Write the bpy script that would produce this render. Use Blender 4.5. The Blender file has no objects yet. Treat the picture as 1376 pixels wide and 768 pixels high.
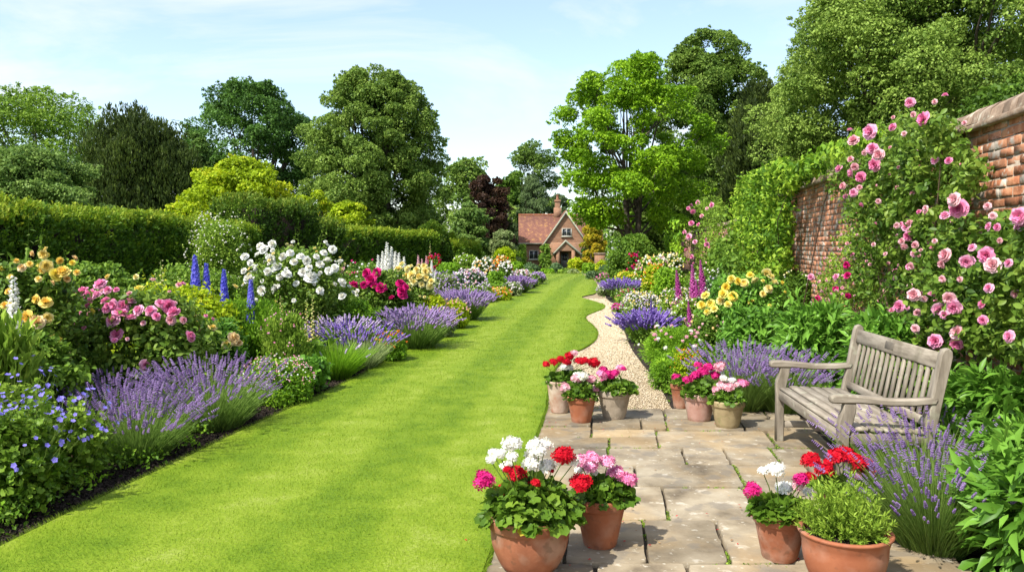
import bpy, math, random, zlib
import numpy as np
from mathutils import Vector, Matrix
C = bpy.context.scene
COL = C.collection
# ------------------------------------------------------------------ camera, sky, sun, exposure
CAM_H = 1.6; F = 1080.0; CX, CY = 688.0, 384.0; PITCH = math.radians(2.862)
cd = bpy.data.cameras.new("camera"); cam = bpy.data.objects.new("camera", cd); COL.objects.link(cam)
cam.location = (0, 0, CAM_H); cam.rotation_euler = (math.radians(90) - PITCH, 0, 0)
cd.sensor_width = 36; cd.lens = 36 * F / 1376; cd.clip_end = 3000; cd.clip_start = 0.05
C.camera = cam
SUN = Vector((-0.56, -0.56, 0.98)).normalized()
EL = math.asin(SUN.z); AZ = math.atan2(SUN.x, SUN.y)
ld = bpy.data.lights.new("sun", 'SUN'); ld.energy = 3.8; ld.angle = math.radians(0.9); ld.color = (1.0, 0.955, 0.88)
lo = bpy.data.objects.new("sun", ld); COL.objects.link(lo); lo.rotation_euler = SUN.to_track_quat('Z', 'Y').to_euler()
w = bpy.data.worlds.new("World"); C.world = w; w.use_nodes = True
nt = w.node_tree; nt.nodes.clear(); N = nt.nodes.new; L = nt.links.new
out = N('ShaderNodeOutputWorld'); bg = N('ShaderNodeBackground'); bg.inputs[1].default_value = 0.15
sky = N('ShaderNodeTexSky'); sky.sky_type = 'NISHITA'; sky.sun_disc = False; sky.sun_elevation = EL; sky.sun_rotation = AZ
sky.air_density = 1.0; sky.dust_density = 1.2; sky.ozone_density = 1.0
tc = N('ShaderNodeTexCoord'); mp = N('ShaderNodeMapping'); mp.inputs['Scale'].default_value = (1.0, 1.0, 3.6); mp.inputs['Rotation'].default_value = (0, .25, .5)
mp.inputs['Location'].default_value = (2.3, 0.7, 1.1)
no = N('ShaderNodeTexNoise'); no.inputs['Scale'].default_value = 2.4; no.inputs['Detail'].default_value = 9; no.inputs['Roughness'].default_value = .58
no.inputs['Distortion'].default_value = .5
cr = N('ShaderNodeValToRGB'); cr.color_ramp.elements[0].position = .43; cr.color_ramp.elements[0].color = (.12, .12, .12, 1)
cr.color_ramp.elements[1].position = .66; cr.color_ramp.elements[1].color = (.92, .92, .92, 1)
mx = N('ShaderNodeMix'); mx.data_type = 'RGBA'; mx.inputs[7].default_value = (3.75, 3.9, 4.2, 1)
L(tc.outputs['Generated'], mp.inputs[0]); L(mp.outputs[0], no.inputs['Vector']); L(no.outputs[0], cr.inputs[0])
L(cr.outputs[0], mx.inputs[0]); L(sky.outputs[0], mx.inputs[6]); L(mx.outputs[2], bg.inputs[0]); L(bg.outputs[0], out.inputs[0])
C.view_settings.view_transform = 'Standard'; C.view_settings.look = 'None'; C.view_settings.gamma = 1; C.view_settings.exposure = 0.92
C.cycles.max_bounces = 6; C.cycles.diffuse_bounces = 3; C.cycles.glossy_bounces = 2; C.cycles.transmission_bounces = 4
C.cycles.use_denoising = True; C.cycles.sample_clamp_indirect = 6

# ------------------------------------------------------------------ picture measurement -> real places
def gz(y): return 0.0 if y < 35 else -0.02 * (y - 35)
SP, CP = math.sin(PITCH), math.cos(PITCH)
def ray(px, py):
    a = (px - CX) / F; b = (CY - py) / F
    return np.array([a, CP + b * SP, -SP + b * CP])
def at(px, py, Y):
    r = ray(px, py); t = Y / r[1]; return np.array([r[0] * t, Y, CAM_H + r[2] * t])
def G(px, py):
    r = ray(px, py); t = -CAM_H / r[2]
    if r[1] * t <= 35: return np.array([r[0] * t, r[1] * t])
    t = (CAM_H - .7) / (-r[2] - .02 * r[1]); return np.array([r[0] * t, r[1] * t])
def rng_of(s): return np.random.default_rng(zlib.crc32(s.encode()))

# ------------------------------------------------------------------ mesh helpers
class MB:
    def __init__(s): s.V = []; s.P = []; s.n = 0
    def add(s, V, Fc, val=0.5, mi=0):
        V = np.asarray(V, float).reshape(-1, 3); Fc = np.asarray(Fc, int)
        val = np.broadcast_to(np.asarray(val, float), (len(Fc),))
        s.V.append(V); s.P.append((Fc + s.n, val, mi)); s.n += len(V)
    def build(s, name, mats, parent=None, origin=None, smooth=False):
        me = bpy.data.meshes.new(name); s.mesh = me
        V = np.concatenate(s.V) if s.V else np.zeros((0, 3))
        if origin is None: origin = np.array(parent.matrix_world.translation if parent and parent.parent else parent.location) if parent else np.zeros(3)
        V = V - np.asarray(origin)
        me.vertices.add(len(V)); me.vertices.foreach_set('co', V.astype('f').ravel())
        li = np.concatenate([p[0].ravel() for p in s.P]); tot = np.concatenate([np.full(len(p[0]), p[0].shape[1]) for p in s.P])
        me.loops.add(len(li)); me.loops.foreach_set('vertex_index', li.astype('i'))
        me.polygons.add(len(tot)); st = np.concatenate([[0], np.cumsum(tot)[:-1]])
        me.polygons.foreach_set('loop_start', st.astype('i'))
        me.polygons.foreach_set('material_index', np.concatenate([np.full(len(p[0]), p[2]) for p in s.P]).astype('i'))
        if smooth: me.polygons.foreach_set('use_smooth', np.ones(len(tot), bool))
        a = me.attributes.new('v', 'FLOAT', 'FACE'); a.data.foreach_set('value', np.concatenate([p[1] for p in s.P]).astype('f'))
        if not isinstance(mats, (list, tuple)): mats = [mats]
        for m in mats: me.materials.append(m)
        me.update(calc_edges=True)
        o = bpy.data.objects.new(name, me); COL.objects.link(o)
        if parent:
            o.parent = parent
        return o
    # ---- shapes
    def box(s, c, size, rz=0, val=.5, mi=0, bev=0.0, rot=None, jit=0, rg=None):
        hx, hy, hz = [q / 2 for q in size]
        if bev <= 0:
            v = np.array([[x, y, z] for x in (-hx, hx) for y in (-hy, hy) for z in (-hz, hz)])
            f = [[0, 1, 3, 2], [4, 6, 7, 5], [0, 4, 5, 1], [2, 3, 7, 6], [0, 2, 6, 4], [1, 5, 7, 3]]
            fs = [(f, 4)]
        else:
            v = []; idx = {}
            for sx in (-1, 1):
                for sy in (-1, 1):
                    for sz in (-1, 1):
                        for ax in range(3):
                            p = [sx * (hx - bev), sy * (hy - bev), sz * (hz - bev)]
                            p[ax] = (sx, sy, sz)[ax] * (hx, hy, hz)[ax]
                            idx[(sx, sy, sz, ax)] = len(v); v.append(p)
            v = np.array(v); q = []; t = []
            I = lambda a, b, c_, ax: idx[(a, b, c_, ax)]
            for k in (-1, 1):
                f1 = [I(k, -1, -1, 0), I(k, 1, -1, 0), I(k, 1, 1, 0), I(k, -1, 1, 0)]; q.append(f1 if k > 0 else f1[::-1])
                f2 = [I(-1, k, -1, 1), I(-1, k, 1, 1), I(1, k, 1, 1), I(1, k, -1, 1)]; q.append(f2 if k > 0 else f2[::-1])
                f3 = [I(-1, -1, k, 2), I(1, -1, k, 2), I(1, 1, k, 2), I(-1, 1, k, 2)]; q.append(f3 if k > 0 else f3[::-1])
            for a in (-1, 1):
                for b in (-1, 1):
                    q.append([I(a, b, -1, 0), I(a, b, -1, 1), I(a, b, 1, 1), I(a, b, 1, 0)][:: (1 if a * b > 0 else -1)])
                    q.append([I(a, -1, b, 0), I(a, 1, b, 0), I(a, 1, b, 2), I(a, -1, b, 2)][:: (1 if a * b > 0 else -1)])
                    q.append([I(-1, a, b, 1), I(-1, a, b, 2), I(1, a, b, 2), I(1, a, b, 1)][:: (1 if a * b > 0 else -1)])
                    for c_ in (-1, 1): t.append([I(a, b, c_, 0), I(a, b, c_, 1), I(a, b, c_, 2)][:: (1 if a * b * c_ > 0 else -1)])
            fs = [(q, 4), (t, 3)]
        if jit and rg is not None: v = v + rg.normal(0, jit, v.shape)
        if rot is not None: v = v @ np.array(rot).T
        ca, sa = math.cos(rz), math.sin(rz)
        v = v @ np.array([[ca, sa, 0], [-sa, ca, 0], [0, 0, 1]]) + np.asarray(c)
        n0 = s.n; s.V.append(v); s.n += len(v)
        for f, k in fs:
            f = np.array(f); s.P.append((f + n0, np.full(len(f), val), mi))
    def tube(s, pts, rad, sides=6, val=.5, mi=0):
        pts = np.asarray(pts, float); n = len(pts); rad = np.broadcast_to(rad, (n,))
        d = np.gradient(pts, axis=0); d /= np.linalg.norm(d, axis=1)[:, None] + 1e-9
        ref = np.array([.31, .17, .93]) if abs(d[0][2]) < .9 else np.array([1, 0.1, 0])
        a = np.cross(d, ref); a /= np.linalg.norm(a, axis=1)[:, None]; b = np.cross(d, a)
        th = np.arange(sides) * 2 * math.pi / sides
        V = pts[:, None, :] + rad[:, None, None] * (np.cos(th)[None, :, None] * a[:, None, :] + np.sin(th)[None, :, None] * b[:, None, :])
        Fc = [[i * sides + j, i * sides + (j + 1) % sides, (i + 1) * sides + (j + 1) % sides, (i + 1) * sides + j] for i in range(n - 1) for j in range(sides)]
        s.add(V.reshape(-1, 3), Fc, val, mi)
    def lathe(s, prof, c, seg=40, val=.5, mi=0, wob=0):
        prof = np.array(prof); th = np.arange(seg) * 2 * math.pi / seg
        rr = prof[:, 0][:, None] * (1 + wob * np.sin(th * 2 + 1)[None, :])
        V = np.stack([rr * np.cos(th) + c[0], rr * np.sin(th) + c[1], np.repeat(prof[:, 1][:, None], seg, 1) + c[2]], -1)
        k = len(prof)
        Fc = [[i * seg + j, i * seg + (j + 1) % seg, (i + 1) * seg + (j + 1) % seg, (i + 1) * seg + j] for i in range(k - 1) for j in range(seg)]
        s.add(V.reshape(-1, 3), Fc, val, mi)
    def scatter(s, tpl, T, d, n, size, val, mi=0):
        """copies of a template at T, template y along d, z along n"""
        TV, TF = tpl; T = np.asarray(T); m = len(T)
        if m == 0: return
        size = np.broadcast_to(size, (m,))
        x = np.cross(d, n); x /= np.linalg.norm(x, axis=1)[:, None] + 1e-9
        d = d / (np.linalg.norm(d, axis=1)[:, None] + 1e-9); nn = np.cross(x, d)
        V = T[:, None, :] + size[:, None, None] * (TV[None, :, 0, None] * x[:, None, :] + TV[None, :, 1, None] * d[:, None, :] + TV[None, :, 2, None] * nn[:, None, :])
        k = len(TV); off = (np.arange(m) * k)[:, None, None]
        s.V.append(V.reshape(-1, 3)); n0 = s.n; s.n += m * k
        val = np.broadcast_to(val, (m,))
        TF = np.asarray(TF)
        s.P.append(((TF[None] + off).reshape(-1, TF.shape[1]) + n0, np.repeat(val, len(TF)), mi))
def unit(rg, n):
    v = rg.normal(size=(n, 3)); return v / np.linalg.norm(v, axis=1)[:, None]
def nrm(v): return v / (np.linalg.norm(v, axis=-1, keepdims=True) + 1e-9)

def tag(o, label=None, cat=None, group=None, kind=None):
    if label: o['label'] = label
    if cat: o['category'] = cat
    if group: o['group'] = group
    if kind: o['kind'] = kind
    return o
def thing(name, loc, label, cat, group=None):
    o = bpy.data.objects.new(name, None); COL.objects.link(o); o.location = loc; o.empty_display_size = .1
    return tag(o, label, cat, group)
def inst(me, name, parent, loc, nvec, scale, yaw=0.0):
    """one part sharing mesh data; its z axis along nvec"""
    o = bpy.data.objects.new(name, me); COL.objects.link(o); o.parent = parent
    o.location = Vector(loc) - parent.location
    q = Vector(nvec).to_track_quat('Z', 'Y') @ Matrix.Rotation(yaw, 4, 'Z').to_quaternion()
    o.rotation_mode = 'QUATERNION'; o.rotation_quaternion = q
    o.scale = (scale,) * 3 if np.isscalar(scale) else scale
    return o

# ------------------------------------------------------------------ templates (y length, x width, z normal)
LEAF2 = (np.array([[0, 0, 0], [.3, .45, .07], [0, 1, -.12], [-.3, .45, .07]]), [[0, 1, 2], [0, 2, 3]])
NEEDLE = (np.array([[0, 0, 0], [.13, .4, .04], [0, 1, -.06], [-.13, .4, .04]]), [[0, 1, 2], [0, 2, 3]])
LEAF6 = (np.array([[0, 0, 0], [.2, .22, .05], [.27, .5, .06], [.16, .8, 0], [0, 1, -.1], [-.16, .8, 0], [-.27, .5, .06], [-.2, .22, .05], [0, .35, -.01], [0, .7, -.03]]),
         [[0, 1, 2, 8], [8, 2, 3, 9], [9, 3, 4, 4], [0, 8, 6, 7], [8, 9, 5, 6], [9, 4, 4, 5]])
LEAF6 = (LEAF6[0], [[0, 1, 2, 8], [8, 2, 3, 9], [0, 8, 6, 7], [8, 9, 5, 6], [9, 3, 4, 5]])
LONG = (np.array([[0, 0, 0], [.11, .25, .03], [.14, .55, .05], [0, 1, -.2], [-.14, .55, .05], [-.11, .25, .03], [0, .3, -.02], [0, .6, -.01]]),
        [[0, 1, 2, 6], [6, 2, 7, 7], [0, 6, 4, 5], [7, 2, 3, 4]])
LONG = (LONG[0], [[0, 1, 2, 6], [6, 2, 3, 7], [0, 6, 4, 5], [6, 7, 3, 4]])
def _round():
    v = [[0, .42, -.05]]
    for k in range(12):
        a = -math.pi / 2 + 2 * math.pi * (k + .5) / 12; r = .5 * (1 + .1 * (1 if k % 2 else -1))
        if k in (0, 11): r *= .75
        v.append([r * math.cos(a), .42 + r * math.sin(a), .10 + .04 * (-1) ** k])
    return np.array(v), [[0, 1 + k, 1 + (k + 1) % 12] for k in range(12) if k != 11]
ROUND = _round()
def _blob():
    v = [[0, 0, .5], [0, 0, -.5]] + [[.5 * math.cos(a), .5 * math.sin(a), 0] for a in np.arange(5) * 2 * math.pi / 5]
    return np.array(v), [[0, 2 + k, 2 + (k + 1) % 5] for k in range(5)] + [[1, 2 + (k + 1) % 5, 2 + k] for k in range(5)]
BLOB = _blob()
def _daisy(n=5, cup=.12, w=.42):
    v = []; f = []
    for k in range(n):
        a = 2 * math.pi * k / n; b = len(v)
        for r, s_, z in ((0.02, 0, 0), (.3, w * .36, cup * .5), (.5, 0, cup), (.3, -w * .36, cup * .5)):
            v.append([r * math.cos(a) - s_ * math.sin(a), r * math.sin(a) + s_ * math.cos(a), z])
        v[b + 2] = [.5 * math.cos(a), .5 * math.sin(a), cup]
        f.append([b, b + 1, b + 2, b + 3])
    return np.array(v), f
DAISY = _daisy()
def _puff():   # ruffled flower of crossed petals for far flowers
    rg = np.random.default_rng(5); v = []; f = []
    for k in range(9):
        d = unit(rg, 1)[0]; d[2] = abs(d[2]); a = nrm(np.cross(d, unit(rg, 1)[0])); b_ = np.cross(d, a); o = d * .28; n = len(v)
        for s1, s2 in ((-1, -.6), (1, -.6), (.7, .9), (-.7, .9)): v.append(o + a * s1 * .24 + b_ * s2 * .24)
        f.append([n, n + 1, n + 2, n + 3])
    return np.array(v), f
PUFF = _puff()
def _pebble():
    v = [[0, 0, .32], [0, 0, -.32]] + [[(.5 + .06 * (k % 2)) * math.cos(a), .42 * math.sin(a), .1 * (-1) ** k] for k, a in enumerate(np.arange(6) * math.pi / 3)]
    return np.array(v), [[0, 2 + k, 2 + (k + 1) % 6] for k in range(6)] + [[1, 2 + (k + 1) % 6, 2 + k] for k in range(6)]
PEBBLE = _pebble()

# ------------------------------------------------------------------ materials
def newmat(name):
    m = bpy.data.materials.new(name); m.use_nodes = True; t = m.node_tree; t.nodes.clear()
    return m, t, t.nodes.new, t.links.new
def ramp(nd, stops):
    e = nd.color_ramp.elements
    while len(e) < len(stops): e.new(.5)
    for k, (p, c) in enumerate(stops): e[k].position = p; e[k].color = (*c, 1)
def leafmat(name, cols, rough=.5, trans=.28, spec=.35, objvar=.12):
    m, t, Nn, Lk = newmat(name)
    at_ = Nn('ShaderNodeAttribute'); at_.attribute_name = 'v'
    oi = Nn('ShaderNodeObjectInfo'); mr = Nn('ShaderNodeMapRange'); mr.inputs[3].default_value = -objvar; mr.inputs[4].default_value = objvar
    ad = Nn('ShaderNodeMath'); ad.operation = 'ADD'; rp = Nn('ShaderNodeValToRGB'); ramp(rp, [(k / (len(cols) - 1), c) for k, c in enumerate(cols)])
    pb = Nn('ShaderNodeBsdfPrincipled'); pb.inputs['Roughness'].default_value = rough; pb.inputs['Specular IOR Level'].default_value = spec
    tr = Nn('ShaderNodeBsdfTranslucent'); ms = Nn('ShaderNodeMixShader'); ms.inputs[0].default_value = trans; o = Nn('ShaderNodeOutputMaterial')
    Lk(oi.outputs['Random'], mr.inputs[0]); Lk(at_.outputs['Fac'], ad.inputs[0]); Lk(mr.outputs[0], ad.inputs[1]); Lk(ad.outputs[0], rp.inputs[0])
    Lk(rp.outputs[0], pb.inputs['Base Color']); Lk(rp.outputs[0], tr.inputs[0]); Lk(pb.outputs[0], ms.inputs[1]); Lk(tr.outputs[0], ms.inputs[2]); Lk(ms.outputs[0], o.inputs[0])
    return m
def noisemat(name, stops, scale=5, detail=6, rough=.8, bump=.3, bscale=None, bdist=.01, coord='Object', stretch=(1, 1, 1), spec=.3, rgh=.6, second=None):
    m, t, Nn, Lk = newmat(name)
    tc = Nn('ShaderNodeTexCoord'); mp = Nn('ShaderNodeMapping'); mp.inputs['Scale'].default_value = stretch
    n = Nn('ShaderNodeTexNoise'); n.inputs['Scale'].default_value = scale; n.inputs['Detail'].default_value = detail; n.inputs['Roughness'].default_value = rgh
    rp = Nn('ShaderNodeValToRGB'); ramp(rp, stops)
    pb = Nn('ShaderNodeBsdfPrincipled'); pb.inputs['Roughness'].default_value = rough; pb.inputs['Specular IOR Level'].default_value = spec
    o = Nn('ShaderNodeOutputMaterial')
    Lk(tc.outputs[coord], mp.inputs[0]); Lk(mp.outputs[0], n.inputs['Vector']); Lk(n.outputs[0], rp.inputs[0])
    colout = rp.outputs[0]
    if second:   # patches: (scale, threshold lo, hi, colour, strength)
        for sc_, a_, b_, c_, st_ in second:
            n2 = Nn('ShaderNodeTexNoise'); n2.inputs['Scale'].default_value = sc_; n2.inputs['Detail'].default_value = 5
            r2 = Nn('ShaderNodeMapRange'); r2.inputs[1].default_value = a_; r2.inputs[2].default_value = b_; r2.inputs[4].default_value = st_
            mp3 = Nn('ShaderNodeMapping'); mp3.inputs['Location'].default_value = (sc_, a_ * 31, 4.4)
            mx2 = Nn('ShaderNodeMix'); mx2.data_type = 'RGBA'; mx2.inputs[7].default_value = (*c_, 1)
            Lk(tc.outputs[coord], mp3.inputs[0]); Lk(mp3.outputs[0], n2.inputs['Vector']); Lk(n2.outputs[0], r2.inputs[0]); Lk(r2.outputs[0], mx2.inputs[0])
            Lk(colout, mx2.inputs[6]); colout = mx2.outputs[2]
    # small per-piece variation from attribute v
    av = Nn('ShaderNodeAttribute'); av.attribute_name = 'v'; hs = Nn('ShaderNodeHueSaturation')
    mr = Nn('ShaderNodeMapRange'); mr.inputs[3].default_value = .66; mr.inputs[4].default_value = 1.26
    Lk(av.outputs['Fac'], mr.inputs[0]); Lk(mr.outputs[0], hs.inputs['Value']); Lk(colout, hs.inputs['Color']); Lk(hs.outputs[0], pb.inputs['Base Color'])
    if bump:
        nb = Nn('ShaderNodeTexNoise'); nb.inputs['Scale'].default_value = bscale or scale * 4; nb.inputs['Detail'].default_value = 6
        bp = Nn('ShaderNodeBump'); bp.inputs['Strength'].default_value = bump; bp.inputs['Distance'].default_value = bdist
        Lk(mp.outputs[0], nb.inputs['Vector']); Lk(nb.outputs[0], bp.inputs['Height']); Lk(bp.outputs[0], pb.inputs['Normal'])
    Lk(pb.outputs[0], o.inputs[0])
    return m
def brickmat(name, c1, c2, mortar, scale=1.0, wear=.5, obj_xz=True, bw=.225, rh=.075):
    m, t, Nn, Lk = newmat(name)
    tc = Nn('ShaderNodeTexCoord'); sp = Nn('ShaderNodeSeparateXYZ'); cb = Nn('ShaderNodeCombineXYZ')
    Lk(tc.outputs['Object'], sp.inputs[0])
    sm = Nn('ShaderNodeMath'); Lk(sp.outputs[0], sm.inputs[0]); Lk(sp.outputs[1], sm.inputs[1])
    Lk(sm.outputs[0], cb.inputs[0]); Lk(sp.outputs[2], cb.inputs[1])
    b = Nn('ShaderNodeTexBrick'); b.inputs['Scale'].default_value = scale; b.inputs['Brick Width'].default_value = bw; b.inputs['Row Height'].default_value = rh
    b.inputs['Mortar Size'].default_value = .009; b.inputs['Color1'].default_value = (*c1, 1); b.inputs['Color2'].default_value = (*c2, 1); b.inputs['Mortar'].default_value = (*mortar, 1)
    n = Nn('ShaderNodeTexNoise'); n.inputs['Scale'].default_value = 3; n.inputs['Detail'].default_value = 8
    r = Nn('ShaderNodeMapRange'); r.inputs[1].default_value = .5; r.inputs[2].default_value = .7; r.inputs[4].default_value = wear
    mx_ = Nn('ShaderNodeMix'); mx_.data_type = 'RGBA'; mx_.inputs[7].default_value = (*mortar, 1)
    pb = Nn('ShaderNodeBsdfPrincipled'); pb.inputs['Roughness'].default_value = .9; o = Nn('ShaderNodeOutputMaterial')
    bp = Nn('ShaderNodeBump'); bp.inputs['Strength'].default_value = .6; bp.inputs['Distance'].default_value = .01; bp.invert = True
    Lk(cb.outputs[0], b.inputs['Vector']); Lk(tc.outputs['Object'], n.inputs['Vector']); Lk(n.outputs[0], r.inputs[0]); Lk(r.outputs[0], mx_.inputs[0])
    Lk(b.outputs[0], mx_.inputs[6]); Lk(mx_.outputs[2], pb.inputs['Base Color']); Lk(b.outputs['Fac'], bp.inputs['Height']); Lk(bp.outputs[0], pb.inputs['Normal']); Lk(pb.outputs[0], o.inputs[0])
    return m
def plain(name, c, rough=.6, metal=0, spec=.4):
    m, t, Nn, Lk = newmat(name); pb = Nn('ShaderNodeBsdfPrincipled'); o = Nn('ShaderNodeOutputMaterial')
    pb.inputs['Base Color'].default_value = (*c, 1); pb.inputs['Roughness'].default_value = rough; pb.inputs['Metallic'].default_value = metal
    pb.inputs['Specular IOR Level'].default_value = spec; Lk(pb.outputs[0], o.inputs[0]); return m

LM = {}
def lm(k, *cols, **kw):
    kw.setdefault('trans', .36); kw.setdefault('spec', .2); kw.setdefault('rough', .55)
    LM[k] = leafmat('leaf_' + k, [(min(.6, c[0] * 1.6 + .005), min(.6, c[1] * 1.6), c[2] * 1.1 + .001) for c in cols], **kw)
lm('mid', (.03, .07, .010), (.075, .15, .02), (.16, .25, .04))
lm('dark', (.018, .042, .008), (.042, .085, .015), (.09, .14, .03))
lm('rose', (.026, .064, .012), (.08, .15, .024), (.17, .24, .05), rough=.42)
lm('bright', (.05, .12, .010), (.12, .24, .018), (.22, .36, .03))
lm('lime_green', (.05, .10, .014), (.13, .22, .03), (.24, .33, .06))
lm('gold', (.11, .17, .008), (.25, .34, .012), (.40, .45, .025))
lm('silver', (.08, .12, .05), (.16, .21, .11), (.28, .32, .2))
lm('blue_green', (.03, .07, .04), (.07, .13, .07), (.13, .2, .12))
lm('lav', (.05, .09, .025), (.12, .20, .05), (.22, .32, .10))
lm('oak', (.014, .04, .012), (.04, .10, .022), (.09, .18, .04))
lm('linden', (.028, .065, .012), (.085, .15, .03), (.19, .27, .07))
lm('herb', (.06, .09, .03), (.13, .19, .065), (.22, .29, .12))
lm('maple', (.04, .10, .005), (.11, .22, .010), (.21, .34, .02))
lm('willow', (.04, .09, .02), (.10, .17, .045), (.19, .27, .09))
lm('yew', (.012, .026, .007), (.035, .06, .014), (.075, .11, .025))
lm('hedge', (.012, .04, .004), (.042, .10, .008), (.105, .18, .012), (.21, .25, .025))
lm('hedge_dark', (.009, .03, .005), (.028, .07, .008), (.07, .13, .014), (.14, .18, .025))
lm('copper', (.012, .007, .006), (.03, .016, .013), (.06, .035, .025))
lm('conifer', (.025, .05, .025), (.06, .10, .045), (.10, .15, .07))
lm('autumn', (.10, .13, .01), (.30, .26, .02), (.42, .26, .03))
lm('vine', (.04, .10, .008), (.11, .21, .018), (.23, .33, .04))
lm('grass', (.07, .15, .006), (.15, .27, .012), (.24, .36, .028), rough=.55, trans=.2, objvar=0)
lm('geranium', (.025, .06, .008), (.06, .125, .015), (.13, .21, .03), rough=.45)
lm('peony', (.03, .085, .012), (.07, .17, .025), (.14, .28, .05), rough=.38)
lm('stem', (.05, .09, .02), (.10, .16, .04), (.18, .24, .08))
FM = {}
def fm(k, *cols, **kw): FM[k] = leafmat('petal_' + k, cols, rough=.6, trans=kw.get('trans', .25), spec=.15, objvar=kw.get('objvar', .25))
fm('pink', (.88, .52, .66), (.84, .30, .50), (.74, .16, .36))
fm('pale_pink', (.86, .62, .64), (.84, .48, .52), (.76, .32, .40))
fm('white', (.90, .90, .86), (.88, .87, .80), (.84, .81, .66))
fm('yellow', (.90, .80, .38), (.89, .70, .18), (.88, .56, .08))
fm('cream', (.88, .84, .50), (.87, .76, .30), (.82, .62, .14))
fm('lemon', (.88, .82, .28), (.87, .74, .13), (.84, .62, .06))
fm('peach', (.89, .74, .48), (.88, .64, .30), (.85, .50, .15))
fm('magenta', (.72, .04, .26), (.62, .015, .18), (.45, .01, .14))
fm('red', (.70, .012, .03), (.58, .006, .02), (.42, .004, .02))
fm('orange', (.85, .35, .03), (.82, .22, .02), (.75, .12, .02))
fm('lavender', (.22, .13, .33), (.33, .21, .46), (.47, .34, .60))
fm('violet', (.13, .07, .34), (.22, .13, .47), (.36, .25, .60))
fm('blue', (.07, .07, .55), (.12, .12, .66), (.24, .22, .75))
fm('cranesbill', (.20, .17, .66), (.30, .25, .76), (.42, .36, .82))
fm('purple', (.40, .05, .26), (.55, .10, .38), (.70, .24, .52))
fm('lilac', (.50, .38, .62), (.60, .48, .68), (.72, .62, .74))
fm('brown', (.25, .12, .05), (.4, .2, .08), (.5, .3, .12))

BARK = noisemat('bark', [(.3, (.045, .035, .025)), (.7, (.13, .105, .075))], scale=3, stretch=(3, 3, .5), bump=.8, bdist=.05, bscale=10)
STEMW = noisemat('woody_stem', [(.3, (.05, .03, .02)), (.7, (.14, .09, .05))], scale=14, bump=.4)
SOIL = noisemat('soil', [(.3, (.015, .010, .007)), (.55, (.035, .024, .016)), (.75, (.07, .05, .035))], scale=9, detail=8, bump=1, bdist=.03, bscale=28, rough=.95)
TERRA = noisemat('terracotta', [(.3, (.22, .075, .035)), (.6, (.34, .125, .062)), (.8, (.44, .21, .12))], scale=7, bump=.25, bdist=.004, bscale=60, second=[(5, .50, .68, (.50, .38, .29), .5), (18, .56, .66, (.12, .07, .04), .45), (3, .55, .7, (.20, .10, .05), .6)])
TERRA_CLEAN = noisemat('terracotta_clean', [(.3, (.27, .085, .038)), (.7, (.38, .14, .065))], scale=6, bump=.2, bdist=.003, bscale=60, second=[(5, .5, .75, (.52, .36, .27), .45), (30, .6, .68, (.16, .07, .04), .4)])
TERRA_WHITE = noisemat('terracotta_whitewashed', [(.3, (.34, .19, .12)), (.6, (.52, .40, .31)), (.8, (.62, .54, .46))], scale=9, bump=.3, bdist=.004, bscale=50, second=[(16, .55, .65, (.40, .17, .10), .5)])
STONEPOT = noisemat('stone_pot', [(.3, (.26, .21, .15)), (.6, (.42, .35, .26)), (.8, (.52, .46, .37))], scale=8, bump=.3, bdist=.004, bscale=50, second=[(14, .58, .7, (.18, .15, .10), .5)])
MOSSPOT = noisemat('mossy_pot', [(.3, (.24, .18, .09)), (.6, (.38, .30, .16)), (.8, (.48, .40, .24))], scale=8, bump=.35, bdist=.004, bscale=50, second=[(10, .52, .66, (.14, .16, .05), .6)])
PINKPOT = noisemat('weathered_pot', [(.3, (.36, .17, .12)), (.6, (.48, .30, .24)), (.8, (.58, .46, .40))], scale=8, bump=.35, bdist=.004, bscale=50, second=[(10, .55, .7, (.30, .28, .18), .5)])

# ------------------------------------------------------------------ plant growers
UP = np.array([0, 0, 1.0])
def cloud(M, Cn, R, per, size, tpl, rg, up=.45, flat=.8, axis='rand', vc=.5, vs=.35, bias=.3, fill=.15, mi=0, jit=.5, inner=.7):
    Cn = np.asarray(Cn, float); n = len(Cn); R = np.broadcast_to(R, (n,))
    idx = np.repeat(np.arange(n), per); m = len(idx)
    dr = unit(rg, m); dr[:, 2] += bias; dr = nrm(dr)
    rad = np.where(rg.random(m) < fill, rg.random(m) * .7, inner + (1.05 - inner) * rg.random(m))
    pos = Cn[idx] + dr * (R[idx] * rad)[:, None] * np.array([1, 1, flat])
    nn = nrm(dr * (1 - up) + UP * up + rg.normal(0, jit * .6, (m, 3)))
    rnd = unit(rg, m)
    if axis == 'rand': ax = nrm(dr * .5 + rnd * .9 - UP * .25)
    elif axis == 'out': ax = nrm(dr + rnd * .35 - UP * .1)
    elif axis == 'up': ax = nrm(dr * .5 + rnd * .25 + UP * .9)
    elif axis == 'droop': ax = nrm(dr * .5 + rnd * .35 - UP * .8)
    sz = size * (.65 + .6 * rg.random(m))
    cv = rg.normal(0, vs * .45, n)
    val = np.clip(vc + cv[idx] + rg.normal(0, vs * .5, m), 0.02, .98)
    M.scatter(tpl, pos - ax * (sz * .5)[:, None], ax, nn, sz, val, mi)
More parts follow.
